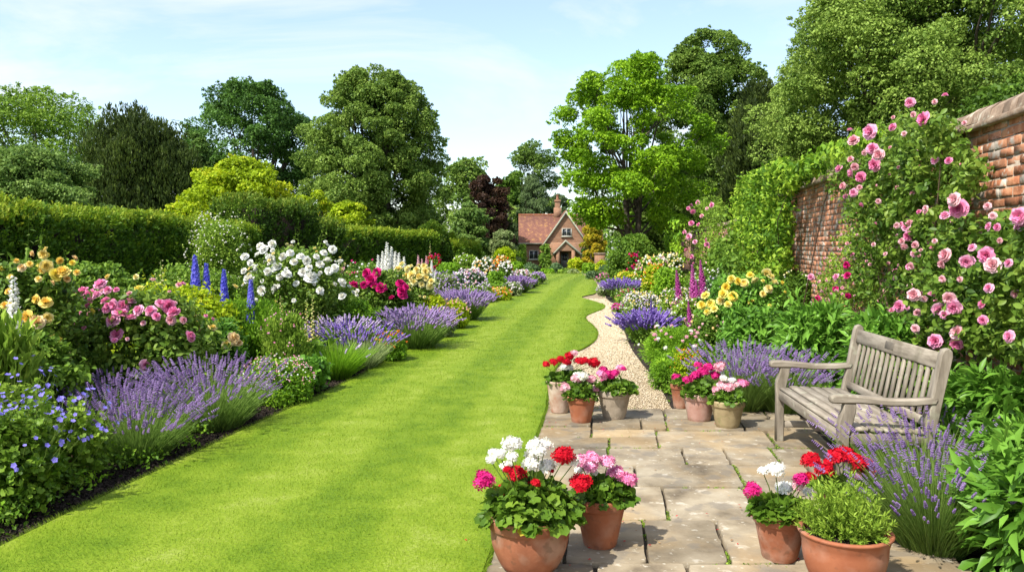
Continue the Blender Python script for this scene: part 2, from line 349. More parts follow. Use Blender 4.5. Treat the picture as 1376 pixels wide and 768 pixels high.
def tuft(M, base, n, h, spread, width, rg, r0=.1, bend=.25, seg=4, lean=(0, 0), vc=.5, vs=.3, hv=.3, ell=1.0, mi=0):
    """n blades fanning from a base disc; returns tips and their directions"""
    a = rg.random(n) * 2 * math.pi; q = np.sqrt(rg.random(n))
    o = np.stack([np.cos(a), np.sin(a) * ell, np.zeros(n)], 1)
    root = np.asarray(base) + o * (q * r0)[:, None]
    o2 = o * q[:, None] + rg.normal(0, .12, (n, 3)) * [1, 1, 0]
    Lh = h * (1 - hv * rg.random(n)); s_ = spread
    d = nrm(UP + o2 * s_ + np.array([lean[0], lean[1], 0]))
    t = np.linspace(0, 1, seg)
    P = root[:, None, :] + d[:, None, :] * (Lh[:, None] * t)[:, :, None] + (o2 * bend)[:, None, :] * (Lh[:, None] * t ** 2)[:, :, None] - UP * (bend * .25 * np.linalg.norm(o2, axis=1)[:, None] * Lh[:, None] * t ** 3)[:, :, None]
    side = nrm(np.cross(d, unit(rg, n)))
    wv = width * np.array([1 - .15 * k if k < seg - 1 else .25 for k in range(seg)])
    V = np.stack([P - side[:, None, :] * wv[None, :, None] / 2, P + side[:, None, :] * wv[None, :, None] / 2], 2).reshape(-1, 3)
    f = np.array([[2 * k, 2 * k + 1, 2 * k + 3, 2 * k + 2] for k in range(seg - 1)])
    off = (np.arange(n) * seg * 2)[:, None, None]
    M.add(V, (f[None] + off).reshape(-1, 4), np.repeat(np.clip(vc + rg.normal(0, vs * .6, n), .02, .98), seg - 1), mi)
    tips = P[:, -1]; return tips, nrm(P[:, -1] - P[:, -2])

# ---- flower meshes shared by every part that is one flower
MESH = {}
def keep(key, M, mats, smooth=False):
    o = M.build(key, mats, smooth=smooth); me = o.data; bpy.data.objects.remove(o); MESH[key] = me; return me
def rose_mesh(mat, seed=1, open_=1.0):
    rg = np.random.default_rng(seed); M = MB()
    rings = [(7, .12, .50, .33, .0, .75), (6, .45, .44, .30, .03, .6), (6, .8, .36, .27, .05, .5), (5, 1.1, .28, .22, .07, .35), (4, 1.35, .22, .16, .08, .2)]
    for (n, tilt, ln, wd, z0, val) in rings:
        for k in range(n):
            a = 2 * math.pi * (k + rg.random() * .4) / n + tilt * 3; tl = tilt * open_ + rg.normal(0, .08); V = []
            l2 = ln * (1 + rg.normal(0, .06)); w2 = wd * (1 + rg.normal(0, .08))
            for t in (0, .4, .75, 1):
                ang = tl + (0.5 - t) * .8 * (1 if tilt < 1 else .3)
                for u in (-1, -.35, .35, 1):
                    wdt = w2 * (.35 + .95 * math.sin(math.pi * (.12 + .62 * t))) * u * .9
                    r = .04 + l2 * t * math.cos(tl) ; z = z0 + l2 * t * math.sin(tl) + .10 * u * u * t - (.10 * t ** 3 if tilt < .6 else -.02 * t) + rg.normal(0, .006)
                    if t == 1: r -= .03 * (1 - abs(u)) * -1; 
                    V.append([r * math.cos(a) - wdt * math.sin(a), r * math.sin(a) + wdt * math.cos(a), z])
            M.add(V, [[4 * i + j, 4 * i + j + 1, 4 * i + j + 5, 4 * i + j + 4] for i in range(3) for j in range(3)], 1 - val if True else 0)
    return M
def florets(n, rf, mat, key, flat=.8, top=.35, seed=2, tpl=DAISY, rr=.42):
    rg = np.random.default_rng(seed); M = MB(); d = []
    ga = math.pi * (3 - 5 ** .5)
    for k in range(n):
        z = 1 - (1 + top) * (k + .5) / n; r = math.sqrt(max(0, 1 - z * z)); d.append([r * math.cos(ga * k), r * math.sin(ga * k), z])
    d = np.array(d); wob = 1 + .16 * np.sin(3 * np.arctan2(d[:, 1], d[:, 0]) + seed) + rg.normal(0, .07, n)
    d = nrm(d + rg.normal(0, .10, (n, 3))); T = d * [rr, rr, rr * flat] * wob[:, None]
    M.scatter(tpl, T, nrm(np.cross(d, unit(rg, n))), nrm(d + unit(rg, n) * .35), rf * (1 + rg.normal(0, .16, n)), rg.random(n))
    M.scatter(tpl, T * .82, nrm(np.cross(d, unit(rg, n))), nrm(d + unit(rg, n) * .5), rf * 1.1, rg.random(n) * .6 + .4)
    M.scatter(BLOB, d * [rr, rr, rr * flat] * .5, nrm(np.cross(d, unit(rg, n))), d, rf * .9, rg.random(n) * .3 + .6)
    return keep(key, M, mat)
def spike_mesh(mat, key, rings=6, per=6, seed=3, ln=1.0, rad=.13, gap=True, taper=.5, bud=.16):
    rg = np.random.default_rng(seed); M = MB(); T = []; D = []; S = []
    for i in range(rings):
        t = i / max(1, rings - 1); z = ln * (t if not gap or i else -.18)
        for k in range(per):
            a = 2 * math.pi * (k + .5 * (i % 2)) / per + rg.random() * .3; r = rad * (1 - taper * t)
            T.append([r * math.cos(a), r * math.sin(a), z + rg.normal(0, .01)]); D.append([math.cos(a), math.sin(a), .8]); S.append(bud * (1 - taper * .7 * t))
    D = nrm(np.array(D)); M.scatter(BLOB, T, np.cross(D, UP + .01), D, np.array(S), rg.random(len(T)))
    return keep(key, M, mat)
def spire_mesh(petal, green, key, n=60, rad=.055, bell=.05, seed=4, taper=.7, tpl=DAISY, start=.35, droop=-.35):
    """a foxglove or delphinium stalk 1 m tall"""
    rg = np.random.default_rng(seed); M = MB(); M.tube([[0, 0, 0], [.005, 0, .5], [0, .006, 1.0]], [.008, .006, .003], 5, .5, 1)
    t = np.linspace(0, 1, n); a = np.arange(n) * 2.4 + rg.normal(0, .2, n); r = rad * (1 - taper * t ** 1.3)
    z = start + (1 - start) * t; d = np.stack([np.cos(a), np.sin(a), np.full(n, droop)], 1); d = nrm(d)
    T = np.stack([r * np.cos(a), r * np.sin(a), z], 1); sz = bell * (1 - .72 * t ** 1.2)
    M.scatter(tpl, T, nrm(np.cross(d, UP)), d, sz * 1.3, rg.random(n)); M.scatter(BLOB, T * [.5, .5, 1], nrm(np.cross(d, UP)), d, sz * 1.1, rg.random(n) * .6)
    # a few leaves low on the stalk
    m = 14; a = rg.random(m) * 6.28; ax = nrm(np.stack([np.cos(a), np.sin(a), np.full(m, .5)], 1)); T = np.stack([0 * a, 0 * a, rg.random(m) * start], 1)
    M.scatter(LONG, T, ax, nrm(np.cross(ax, np.cross(UP, ax))), .16, rg.random(m), 1)
    return keep(key, M, [petal, green])
for k in ('pink', 'pale_pink', 'white', 'yellow', 'cream', 'lemon', 'peach', 'magenta', 'red'):
    for j, op in enumerate((1.0, .72, 1.3, 1.12)): keep('rose_' + k + '#%d' % j, rose_mesh(None, zlib.crc32(k.encode()) % 99 + j, op), FM[k])
for k in ('red', 'white', 'pink', 'magenta', 'pale_pink'): florets(30, .44, FM[k], 'head_' + k, seed=len(k), flat=.62, rr=.50)
for k in ('pale_pink', 'white', 'lilac', 'pink'): florets(12, .40, FM[k], 'umbel_' + k, seed=8)
for k in ('lavender', 'violet', 'lilac'): spike_mesh(FM[k], 'spike_' + k)
spire_mesh(FM['blue'], LM['stem'], 'spire_blue', n=90, rad=.034, bell=.05, start=.55, droop=.1, taper=.6)
spire_mesh(FM['purple'], LM['stem'], 'spire_purple', n=56, rad=.05, bell=.06, start=.4, taper=.8)
spire_mesh(FM['white'], LM['stem'], 'spire_white', n=56, rad=.05, bell=.06, start=.4, taper=.8)
spire_mesh(FM['pale_pink'], LM['stem'], 'spire_pink', n=50, rad=.045, bell=.055, start=.45, taper=.8)
spire_mesh(FM['violet'], LM['stem'], 'spire_violet', n=70, rad=.04, bell=.045, start=.35, droop=.1, taper=.8)
spire_mesh(FM['cream'], LM['stem'], 'spire_cream', n=34, rad=.03, bell=.03, start=.3, droop=.1, taper=.6)
def single(k, key, tpl=DAISY):
    M = MB(); M.scatter(tpl, [[0, 0, 0]], np.array([[0, 1., 0]]), np.array([[0, 0, 1.]]), 1, .3); M.scatter(BLOB, [[0, 0, .03]], np.array([[0, 1., 0]]), np.array([[0, 0, 1.]]), .16, .95)
    return keep(key, M, FM[k])
single('cranesbill', 'simple_cranesbill', _daisy(5, .12, .62)); single('white', 'simple_white')

prg = np.random.default_rng(77)
def pick(key): return MESH[key] if key in MESH else MESH[key + '#%d' % prg.choice(4, p=[.4, .2, .15, .25])]
def lod(real, d): return max(real, d * .0030)
def dome_clumps(rg, P, rx, ry, h, n, rc, lo=.45):
    """clump centres filling a dome"""
    a = rg.random(n) * 2 * math.pi; z = rg.random(n) ** .8
    prof = np.sqrt(np.clip(1 - (z * .92) ** 2.4, 0, 1)) * (.80 + .2 * np.minimum(1, z * 3))
    q = lo + (1 - lo) * np.sqrt(rg.random(n)); wob = 1 + .10 * np.sin(3 * a + P[0]) + .07 * np.sin(5 * a + P[1])
    r = prof * q * wob
    x = r * np.cos(a) * max(.01, rx - rc * .7); y = r * np.sin(a) * max(.01, ry - rc * .7)
    zz = rc * .5 + z * (h - rc * 1.2)
    return np.stack([P[0] + x, P[1] + y, P[2] + zz], 1)
def surf_pts(rg, P, rx, ry, h, n, zlo=.35, front=.5, hi=1.0):
    """points with outward normals on the dome, more of them towards the viewing side and the top"""
    out = []; 
    a = rg.random(n) * 2 * math.pi
    f = rg.random(n) < front; a = np.where(f, -math.pi / 2 + rg.normal(0, .8, n), a)
    z = zlo + (hi - zlo) * rg.random(n) ** .75
    pr = np.sqrt(np.clip(1 - (z * .93) ** 2.4, 0, 1))
    p = np.stack([P[0] + pr * np.cos(a) * rx, P[1] + pr * np.sin(a) * ry, P[2] + z * h], 1)
    nn = nrm(np.stack([np.cos(a) * pr, np.sin(a) * pr, .35 + z * .6], 1))
    return p, nn
GROW = {}
def place(x0, x1, yt, d):
    cx = (x0 + x1) / 2; a = at(cx, yt, d); rx = (x1 - x0) / 2 * d / F
    return np.array([a[0], d, gz(d)]), rx, a[2] - gz(d)
def bush(name, label, cat, x0, x1, yt, d, leaf='mid', ls=.04, tpl=None, group=None, flowers=(), dens=1.0, axis='rand', ry=None, rc=None, up=.45, stems=True, cap=16000, blooms=(), bsize=.08, vc=.55, fmesh='rose_', bname='bloom', loose=.15, cover=2.4, sprays=None):
    if sprays is None: sprays = 14 if d < 14 else 0
    rg = rng_of(name + label + str(x0)); P, rx, h = place(x0, x1, yt, d); ry = rx if ry is None else ry; ry = min(ry, 1.2)
    root = thing(name, tuple(P), label, cat, group)
    s = lod(ls, d); rc = rc or max(.28 * min(rx, h), s * 1.4)
    tpl = tpl or (LEAF6 if d < 9 else LEAF2)
    area = math.pi * (rx + ry) * h * 1.1
    ncl = int(np.clip(area / (rc * rc * 1.5), 8, 160))
    Cc = dome_clumps(rg, P, rx * (1 - loose * .2), ry, h * (1 - loose * .1), ncl, rc)
    wfac = {id(NEEDLE): .13, id(LONG): .17, id(LEAF2): .3, id(LEAF6): .36, id(ROUND): .75}.get(id(tpl), .3)
    nl = min(cap, cover * dens * area * 1.5 / (s * s * wfac))
    M = MB(); cloud(M, Cc, rc * (.8 + .5 * rg.random(ncl)), max(4, int(nl / ncl)), s, tpl, rg, up=up, axis=axis, vc=vc)
    if sprays:   # shoots that break the outline
        for k in range(sprays):
            p, nn = surf_pts(rg, P, rx * .85, ry * .85, h * .9, 1, .5, .4); p = p[0]; dd = nrm(nn[0] + UP * .9 + rg.normal(0, .3, 3)); ln = h * (.12 + .16 * rg.random())
            M.tube([p - dd * ln * .5, p + dd * ln * .4, p + dd * ln + nn[0] * ln * .2], [.004, .003, .0015], 3, .4)
            q = p[None] + dd[None] * np.linspace(0, ln, 9)[:, None]; ax = nrm(unit(rg, 9) + dd * .4); M.scatter(tpl, q, ax, nrm(UP + unit(rg, 9) * .5), s * .9, .5 + .4 * rg.random(9))
    M.build('foliage', LM[leaf], root)
    if stems and d < 20:
        M = MB()
        for k in range(9):
            a = rg.random() * 6.28; e = Cc[rg.integers(ncl)]; st = P + np.array([math.cos(a), math.sin(a), 0]) * rx * .18
            M.tube([st, (st + e) / 2 + [0, 0, h * .1], e], [.012, .008, .004], 4)
        M.build('stems', STEMW, root)
    for (px, py, spx, col) in blooms:   # blooms seen in the photograph, set into the bush's own near surface
        q = at(px, py, d); e = np.clip(1 - ((q[0] - P[0]) / (rx * 1.15)) ** 2 - ((q[2] - P[2]) / (h * 1.1)) ** 4, 0, 1); yy = d - ry * .95 * math.sqrt(e) * (.75 + .3 * rg.random())
        q = at(px, py, yy); nv = nrm(np.array([(q[0] - P[0]) / rx * .6 + rg.normal(0, .4), -.6 + rg.normal(0, .35), .5 + rg.normal(0, .35)])); r = spx * yy / F
        inst(pick(fmesh + col), bname, root, q, nv, r * .92, rg.random() * 6)
    for (fk, cols, n, sz, aspart, zlo) in flowers:
        p, nn = surf_pts(rg, P, rx, ry, h, n, zlo); cs = rg.choice(len(cols), n)
        p = p + nn * (.02 + .05 * rg.random(n))[:, None] * min(1, h)
        if aspart:
            if fk == 'simple_':
                lift = (.03 + .12 * rg.random(n))[:, None] * (nn * .6 + UP * .8); SM = MB()
                for k in range(n): SM.tube([p[k] - nn[k] * .08, p[k] + lift[k] * .5 + nn[k] * .01, p[k] + lift[k]], [.0016, .0014, .001], 3, .7)
                SM.build('flower_stalks', LM['stem'], root); p = p + lift
            for k in range(n): inst(pick(fk + cols[cs[k]]), bname, root, p[k], nrm(nn[k] + rg.normal(0, .25, 3)), max(sz, d * .0028) * (.7 + .5 * rg.random()), rg.random() * 6)
        else:
            for ci, c in enumerate(cols):
                m = cs == ci
                if not m.any(): continue
                M = MB(); k = m.sum(); a_ = nrm(nn[m] + rg.normal(0, .3, (k, 3)))
                M.scatter(fk, p[m], nrm(np.cross(a_, unit(rg, k))), a_, max(sz, d * .0026) * (.7 + .5 * rg.random(k)), rg.random(k))
                tag(M.build('blossom', FM[c], root), kind='stuff')
    return root
def lavender(name, label, x0, x1, yt, d, group=None, nb=700, ns=150, col='lavender', parts=90, lean=(0, 0), leaf='lav', spl=.055, low=.62, cat='lavender', ry=None, spread=.95, bname='flower_spike'):
    rg = rng_of(name + label + str(x0)); P, rx, h = place(x0, x1, yt, d); ry = ry or rx
    root = thing(name, tuple(P), label, cat, group); M = MB(); wd = max(.0028, d * .00055); r0 = min(rx * .5, .35); sp = max(.2, (rx - r0)) / h * spread
    tuft(M, P, nb, h * low * 1.15, sp * 1.55, wd * 1.3, rg, r0=r0, bend=.3, vc=.45, hv=.5)
    tuft(M, P, nb // 2, h * low * .7, sp * 2.2, wd * 1.3, rg, r0=r0, bend=.2, vc=.3, hv=.5)
    tips, dr = tuft(M, P, ns, h * 1.0, sp * 1.55, wd * .9, rg, r0=r0 * .9, bend=.32, vc=.7, hv=.42, lean=lean, seg=5)
    M.build('foliage', LM[leaf], root)
    order = np.argsort(tips[:, 1] - .8 * tips[:, 2]) if parts else np.arange(ns)
    L_ = max(spl, d * .0035)
    for k in order[:parts]: inst(MESH['spike_' + col], bname, root, tips[k], dr[k], L_ * (.7 + .6 * rg.random()), rg.random() * 6)
    rest = order[parts:]
    if len(rest):
        M = MB(); o = MESH['spike_' + col]
        if d < 9:   # the same flower heads again, joined because past a hundred
            TV = np.array([v.co[:] for v in o.vertices])[:, [0, 2, 1]]; TF = [list(p.vertices) for p in o.polygons]
            M.scatter((TV * [1, 1, -1], TF), tips[rest], dr[rest], nrm(np.cross(dr[rest], unit(rg, len(rest)))), L_ * (.7 + .6 * rg.random(len(rest))), rg.random(len(rest)))
        else:
            for t in (0, .45, .9, 1.3):
                k = len(rest); a_ = unit(rg, k); M.scatter(BLOB, tips[rest] + dr[rest] * L_ * t * .8, nrm(np.cross(dr[rest], a_)), dr[rest], L_ * (.62 - .18 * t), rg.random(k))
        tag(M.build('flower_spikes', FM[col], root), kind='stuff')
    return root
def spires(name, label, cat, px_list, d, mesh, leaf='mid', group=None, base=.25, ls=.12, tall=1.3, bname='flower_spire', foliage=True):
    """px_list of (top px, top py, foot px)"""
    rg = rng_of(name + label); bx = sum(p[2] for p in px_list) / len(px_list); a = at(bx, 400, d); P = np.array([a[0], d, gz(d)])
    root = thing(name, tuple(P), label, cat, group)
    if foliage:
        M = MB(); n = max(60, 40 * len(px_list)); w_ = base + (max(p[2] for p in px_list) - min(p[2] for p in px_list)) / 2 * d / F
        an = rg.random(n) * 6.28; ax = nrm(np.stack([np.cos(an), np.sin(an), .4 + rg.random(n)], 1)); T = P + np.stack([np.cos(an) * rg.random(n) * w_, np.sin(an) * rg.random(n) * base, rg.random(n) * .35], 1)
        M.scatter(LONG, T, ax, nrm(UP * 1.2 + ax * .2 + unit(rg, n) * .3), ls * 2 * (.6 + .6 * rg.random(n)), rg.random(n)); M.build('foliage', LM[leaf], root)
    for (tx, ty, fx) in px_list:
        dd = d + rg.normal(0, .12); t = at(tx, ty, dd); f = np.array([at(fx, 400, dd)[0], dd, gz(d)]); v = t - f; ln = float(np.linalg.norm(v))
        inst(MESH[mesh], bname, root, f, v / ln, (ln * tall ** .5 * 1.05 if ln > 1 else ln * 1.15, ln * tall ** .5 * 1.05 if ln > 1 else ln * 1.15, ln), rg.random() * 6)
    return root

def tree(name, label, d, cx, yt, rpx, leaf, ls=.2, bot=2.0, prof='round', nleaf=42000, ncl=90, rcf=.24, cat='tree', group=None, trunks=1, tr=.3, up=.5, tpl=LEAF2, axis='rand', flat=.7, ybias=0, sparse=0., seedx='', xs=1.0, lobes=.16, vs=.4, limbs=14, vc=.5):
    rg = rng_of(name + label + seedx); a = at(cx, yt, d); g = gz(d); P = np.array([a[0], d, g]); H = a[2] - g; R = rpx * d / F
    root = thing(name, tuple(P), label, cat, group)
    t = rg.random(ncl * 3); az = rg.random(ncl * 3) * 2 * math.pi
    if prof == 'round': pr = np.sin(np.pi * np.clip(.10 + .86 * t, 0, 1)) ** .6
    elif prof == 'oval': pr = np.where(t < .35, .72 + .8 * t, np.sqrt(np.clip(1 - ((t - .35) / .67) ** 2, 0, 1)))
    elif prof == 'cone': pr = (1 - t) ** .75 + .08
    elif prof == 'flat': pr = np.where(t < .4, .75 + .6 * t, np.sqrt(np.clip(1 - ((t - .4) / .62) ** 2.5, 0, 1)))
    elif prof == 'dome': pr = np.sqrt(np.clip(1 - t ** 2.2, 0, 1))
    q = .5 + .5 * np.sqrt(rg.random(len(t))); lob = 1 + lobes * np.sin(2 * az + 5 * t + d) + lobes * .8 * np.sin(5 * az - 7 * t + cx)
    r = pr * q * lob; rc = rcf * R
    CC = np.stack([P[0] + r * np.cos(az) * (R - rc * .6) * xs, P[1] + r * np.sin(az) * (R - rc * .6), g + bot + rc * .6 + t * (H - bot - rc * 1.3)], 1)
    # keep clumps apart so that the crown has layers and gaps
    kept = []
    for c in CC:
        if all(np.linalg.norm((c - k) * [1, 1, 1.4]) > rc * .62 for k in kept): kept.append(c)
        if len(kept) >= ncl: break
    CC = np.array(kept); n = len(CC)
    M = MB(); rr = rc * (.7 + .65 * rg.random(n)); cloud(M, CC, rr, int(nleaf * .86 / n), ls, tpl, rg, up=up, flat=flat, axis=axis, vs=vs, vc=vc, bias=.35, fill=.1, inner=.72)
    # twiggy outskirts break the outline
    k = n * 7; ci = rg.integers(n, size=k); dr = nrm(unit(rg, k) + nrm(CC[ci] - (P + [0, 0, H * .5])) * .8 + UP * .1); sub = CC[ci] + dr * (rr[ci] * (.85 + .45 * rg.random(k) ** 2))[:, None] * [1, 1, flat]
    cloud(M, sub, rc * .2, max(4, int(nleaf * .30 / k)), ls * .95, tpl, rg, up=up, flat=flat, axis=axis, vs=vs, vc=vc + .04, fill=.5)
    # inner leaves
    k = int(n * .5); a2 = rg.random(k) * 6.28; q2 = rg.random(k) * .45; tt = rg.random(k) * .8 + .08
    if sparse < .5: cloud(M, np.stack([P[0] + q2 * np.cos(a2) * R, P[1] + q2 * np.sin(a2) * R, g + bot + tt * (H - bot)], 1), rc * 1.1, int(nleaf * .12 / max(1, k)), ls * 1.5, tpl, rg, vc=.3)
    M.build('crown', LM[leaf], root)
    M = MB(); top = g + bot + (H - bot) * .75
    for j in range(trunks):
        off = (j - (trunks - 1) / 2) * tr * 2.6; ben = rg.normal(0, .25, 2) * (R * .1 + .05)
        pts = [[P[0] + off * .6, P[1], g - .1], [P[0] + off * .7, P[1], g + .25], [P[0] + off + ben[0], P[1] + ben[1], g + bot * .8 + .5], [P[0] + off * 1.6 + ben[0] * 1.5, P[1] - ben[1], (g + bot + top) / 2], [P[0] + off * 2.0, P[1], top]]
        M.tube(pts, [tr * 1.5, tr * 1.05, tr * .8, tr * .5, tr * .12], 9)
        for k in range(limbs // trunks):
            c = CC[rg.integers(n)]; z0 = min(c[2] - .3, g + bot * .7 + rg.random() * (top - g - bot) * .7); f = (z0 - g) / (top - g)
            st = np.array([P[0] + off * (.7 + f) + ben[0] * f, P[1], z0]); mid = st * .45 + c * .55 + [0, 0, -.08 * np.linalg.norm(c - st)]
            M.tube([st, mid, c], [tr * .42 * (1 - f * .5), tr * .25, tr * .07], 5)
            for q_ in range(2):
                c2 = CC[np.argsort(np.linalg.norm(CC - c, axis=1))[1 + rg.integers(min(4, n - 1))]]; M.tube([mid, (mid + c2) / 2 + rg.normal(0, .1, 3), c2], [tr * .16, tr * .1, tr * .04], 4)
    M.build('trunk', BARK, root)
    return root
def hedge(name, label, path, H, W, leaf='hedge', d=15, ls=.07, group=None, wob=.05, cover=2.2, rnd=.12, cat='hedge'):
    """clipped hedge along a ground path of (x,y); a woody core inside a skin of shoots"""
    rg = rng_of(name + label); path = np.array(path, float); P0 = np.array([path[0][0], path[0][1], gz(path[0][1])]); root = thing(name, tuple(P0), label, cat, group)
    M = MB(); K = MB()
    for i in range(len(path) - 1):
        A, B = path[i], path[i + 1]; ln = np.linalg.norm(B - A); u = (B - A) / ln; nv = np.array([u[1], -u[0]])   # nv: right-hand side of travel
        g = gz((A[1] + B[1]) / 2); h0, h1 = (H[i], H[i + 1]) if isinstance(H, (list, tuple)) else (H, H)
        K.box(((A[0] + B[0]) / 2, (A[1] + B[1]) / 2, g + min(h0, h1) / 2 - .1), (ln - .1, W - .34, min(h0, h1) - .22), rz=math.atan2(u[1], u[0]), bev=.05)
        for side, ar in (('f', ln * h0), ('b', ln * h0 * .5), ('t', ln * W), ('e', W * h0), ('s', W * h0)):
            dd = lod(ls, np.hypot(*((A + B) / 2))) if d is None else lod(ls, d)
            n = int(min(70000, cover * 1.6 * ar / (dd * dd * .3))); s_ = rg.random(n) * ln; t = rg.random(n)
            hh = h0 + (h1 - h0) * s_ / ln + wob * np.sin(s_ * 1.3 + 2) * .6 + wob * np.sin(s_ * 3.7) * .4; bul = wob * (np.sin(s_ * 2.1 + t * 4) + np.sin(s_ * 5.3 + 1 + t * 7) * .5)
            if side in 'fb':
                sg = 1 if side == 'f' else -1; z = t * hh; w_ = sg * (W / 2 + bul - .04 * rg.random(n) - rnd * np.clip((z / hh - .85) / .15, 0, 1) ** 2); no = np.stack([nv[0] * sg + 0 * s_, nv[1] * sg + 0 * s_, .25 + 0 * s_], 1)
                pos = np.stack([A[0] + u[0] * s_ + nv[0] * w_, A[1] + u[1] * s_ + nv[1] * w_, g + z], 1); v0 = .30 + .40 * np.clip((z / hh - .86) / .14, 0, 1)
            elif side == 't':
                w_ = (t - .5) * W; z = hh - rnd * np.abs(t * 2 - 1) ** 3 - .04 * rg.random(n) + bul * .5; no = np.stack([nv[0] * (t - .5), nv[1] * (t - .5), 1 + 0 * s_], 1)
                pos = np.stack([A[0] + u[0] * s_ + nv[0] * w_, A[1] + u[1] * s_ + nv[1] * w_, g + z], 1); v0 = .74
            else:
                sg = 1 if side == 'e' else -1; ss = ln if side == 'e' else 0; w_ = (rg.random(n) - .5) * W; z = t * hh; no = np.stack([u[0] * sg + 0 * s_, u[1] * sg + 0 * s_, .25 + 0 * s_], 1); s2 = ss + sg * bul * .6 - sg * .03
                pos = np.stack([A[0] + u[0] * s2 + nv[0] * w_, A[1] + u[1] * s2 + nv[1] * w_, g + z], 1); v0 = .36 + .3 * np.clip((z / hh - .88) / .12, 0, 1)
            no = nrm(no); gsz = 16; k0 = max(1, n // gsz); ci = rg.integers(k0, size=n); sd = unit(rg, k0); out0 = rg.random(k0) ** 2 * .07; vsp = rg.normal(0, .13, k0)
            sax = nrm(no[:k0] * .7 + UP * .6 + sd * .55); tt = rg.random(n)
            pos = pos[ci] + no[ci] * out0[ci][:, None] + sax[ci] * ((tt - .3) * dd * 2.6)[:, None] + rg.normal(0, dd * .38, (n, 3))
            ax = nrm(sax[ci] + unit(rg, n) * .55); no = no[ci]; v0 = np.broadcast_to(v0, (n,))[ci]
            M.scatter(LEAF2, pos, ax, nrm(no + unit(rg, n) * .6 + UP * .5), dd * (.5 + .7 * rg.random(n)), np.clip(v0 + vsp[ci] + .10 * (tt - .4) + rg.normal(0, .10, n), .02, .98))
    K.build('woody_core', SOIL, root); M.build('foliage', LM[leaf], root); return root
def topiary(name, label, x0, x1, yt, d, leaf='hedge', ls=.06, group=None, shape=2.4, ry=None, cat='topiary', cover=2.4, rough=.03, vt=.3):
    rg = rng_of(name + label); P, rx, h = place(x0, x1, yt, d); ry = ry or rx; root = thing(name, tuple(P), label, cat, group); s = lod(ls, d); M = MB()
    n = int(min(60000, cover * 2 * math.pi * (rx + ry) / 2 * h * 1.2 / (s * s * .3))); v = unit(rg, n); v[:, 2] = np.abs(v[:, 2]); 
    e = (np.abs(v[:, 0]) ** shape + np.abs(v[:, 1]) ** shape + np.abs(v[:, 2]) ** shape) ** (-1 / shape)
    lump = 1 + rough * np.sin(v[:, 0] * 9 + d) * np.sin(v[:, 2] * 8) + rough * np.sin(v[:, 1] * 13 + 1) - .03 * rg.random(n)
    pos = P + v * (e * lump)[:, None] * [rx, ry, h]; no = nrm(v / [rx, ry, h]); ax = nrm(no + unit(rg, n) * .8 + UP * .3)
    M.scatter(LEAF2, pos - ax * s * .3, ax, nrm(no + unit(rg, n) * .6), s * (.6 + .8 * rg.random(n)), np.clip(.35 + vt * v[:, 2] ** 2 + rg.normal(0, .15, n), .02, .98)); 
    K = MB(); K.lathe([(.02, h * .9), (rx * .45, h * .84), (rx * .78, h * .6), (rx * .82, h * .2), (rx * .7, 0)], P, 18); K.build('woody_core', SOIL, root)
    M.build('foliage', LM[leaf], root); return root
def trail(P, pts, M, r0=.02, val=.5): M.tube(pts, np.linspace(r0, r0 * .3, len(pts)), 6, val)

# ------------------------------------------------------------------ the setting
XLp = [(0, 742), (120, 682), (240, 625), (345, 573), (445, 528), (505, 497), (560, 466), (605, 445), (640, 430), (647, 420), (641, 410), (652, 404.5), (690, 400), (712, 391), (727, 383), (731, 376), (722, 371.5)]
XL = np.array([G(*p) for p in XLp]); s0 = (XL[1] - XL[0]) / (XL[1][1] - XL[0][1]); XL = np.vstack([[XL[0][0] - s0[0] * 9, XL[0][1] - 9], XL, [-1.5, 62]])
XRp = [(733, 550), (737, 520), (746, 495), (765, 478), (791, 467), (803, 455), (801, 443), (782, 428), (797, 421), (813, 415.5), (811, 410), (797, 405), (779, 400.5), (788, 398), (802, 395.5), (803, 386), (800, 378)]
XR = np.array([G(*p) for p in XRp]); XR = np.vstack([[.122 * -6 - .607, -6], [.122 * 7.70 - .607, 7.70], XR, [G(800, 378)[0] + 1.5, 62]])
XBp = [(895, 552), (890, 541), (873, 510), (853, 485), (841, 467), (836, 450), (830, 435), (823, 426), (830, 413), (812, 404), (812, 396), (811, 386), (806, 378)]
XB = np.array([G(*p) for p in XBp]); XB = np.vstack([XB, [XR[-1][0] + .5, 62]])
def smooth_curve(Pt, it=2):
    for _ in range(it):
        q = [Pt[0]]
        for a, b in zip(Pt[:-1], Pt[1:]): q += [a * .75 + b * .25, a * .25 + b * .75]
        Pt = np.array(q + [Pt[-1]])
    return Pt
XL, XR, XB = smooth_curve(XL), smooth_curve(XR), smooth_curve(XB)
fL = lambda y: np.interp(y, XL[:, 1], XL[:, 0]); fR = lambda y: np.interp(y, XR[:, 1], XR[:, 0]); fB = lambda y: np.interp(y, XB[:, 1], XB[:, 0])
gzv = lambda y: np.where(np.asarray(y) < 35, 0, -.02 * (np.asarray(y) - 35))
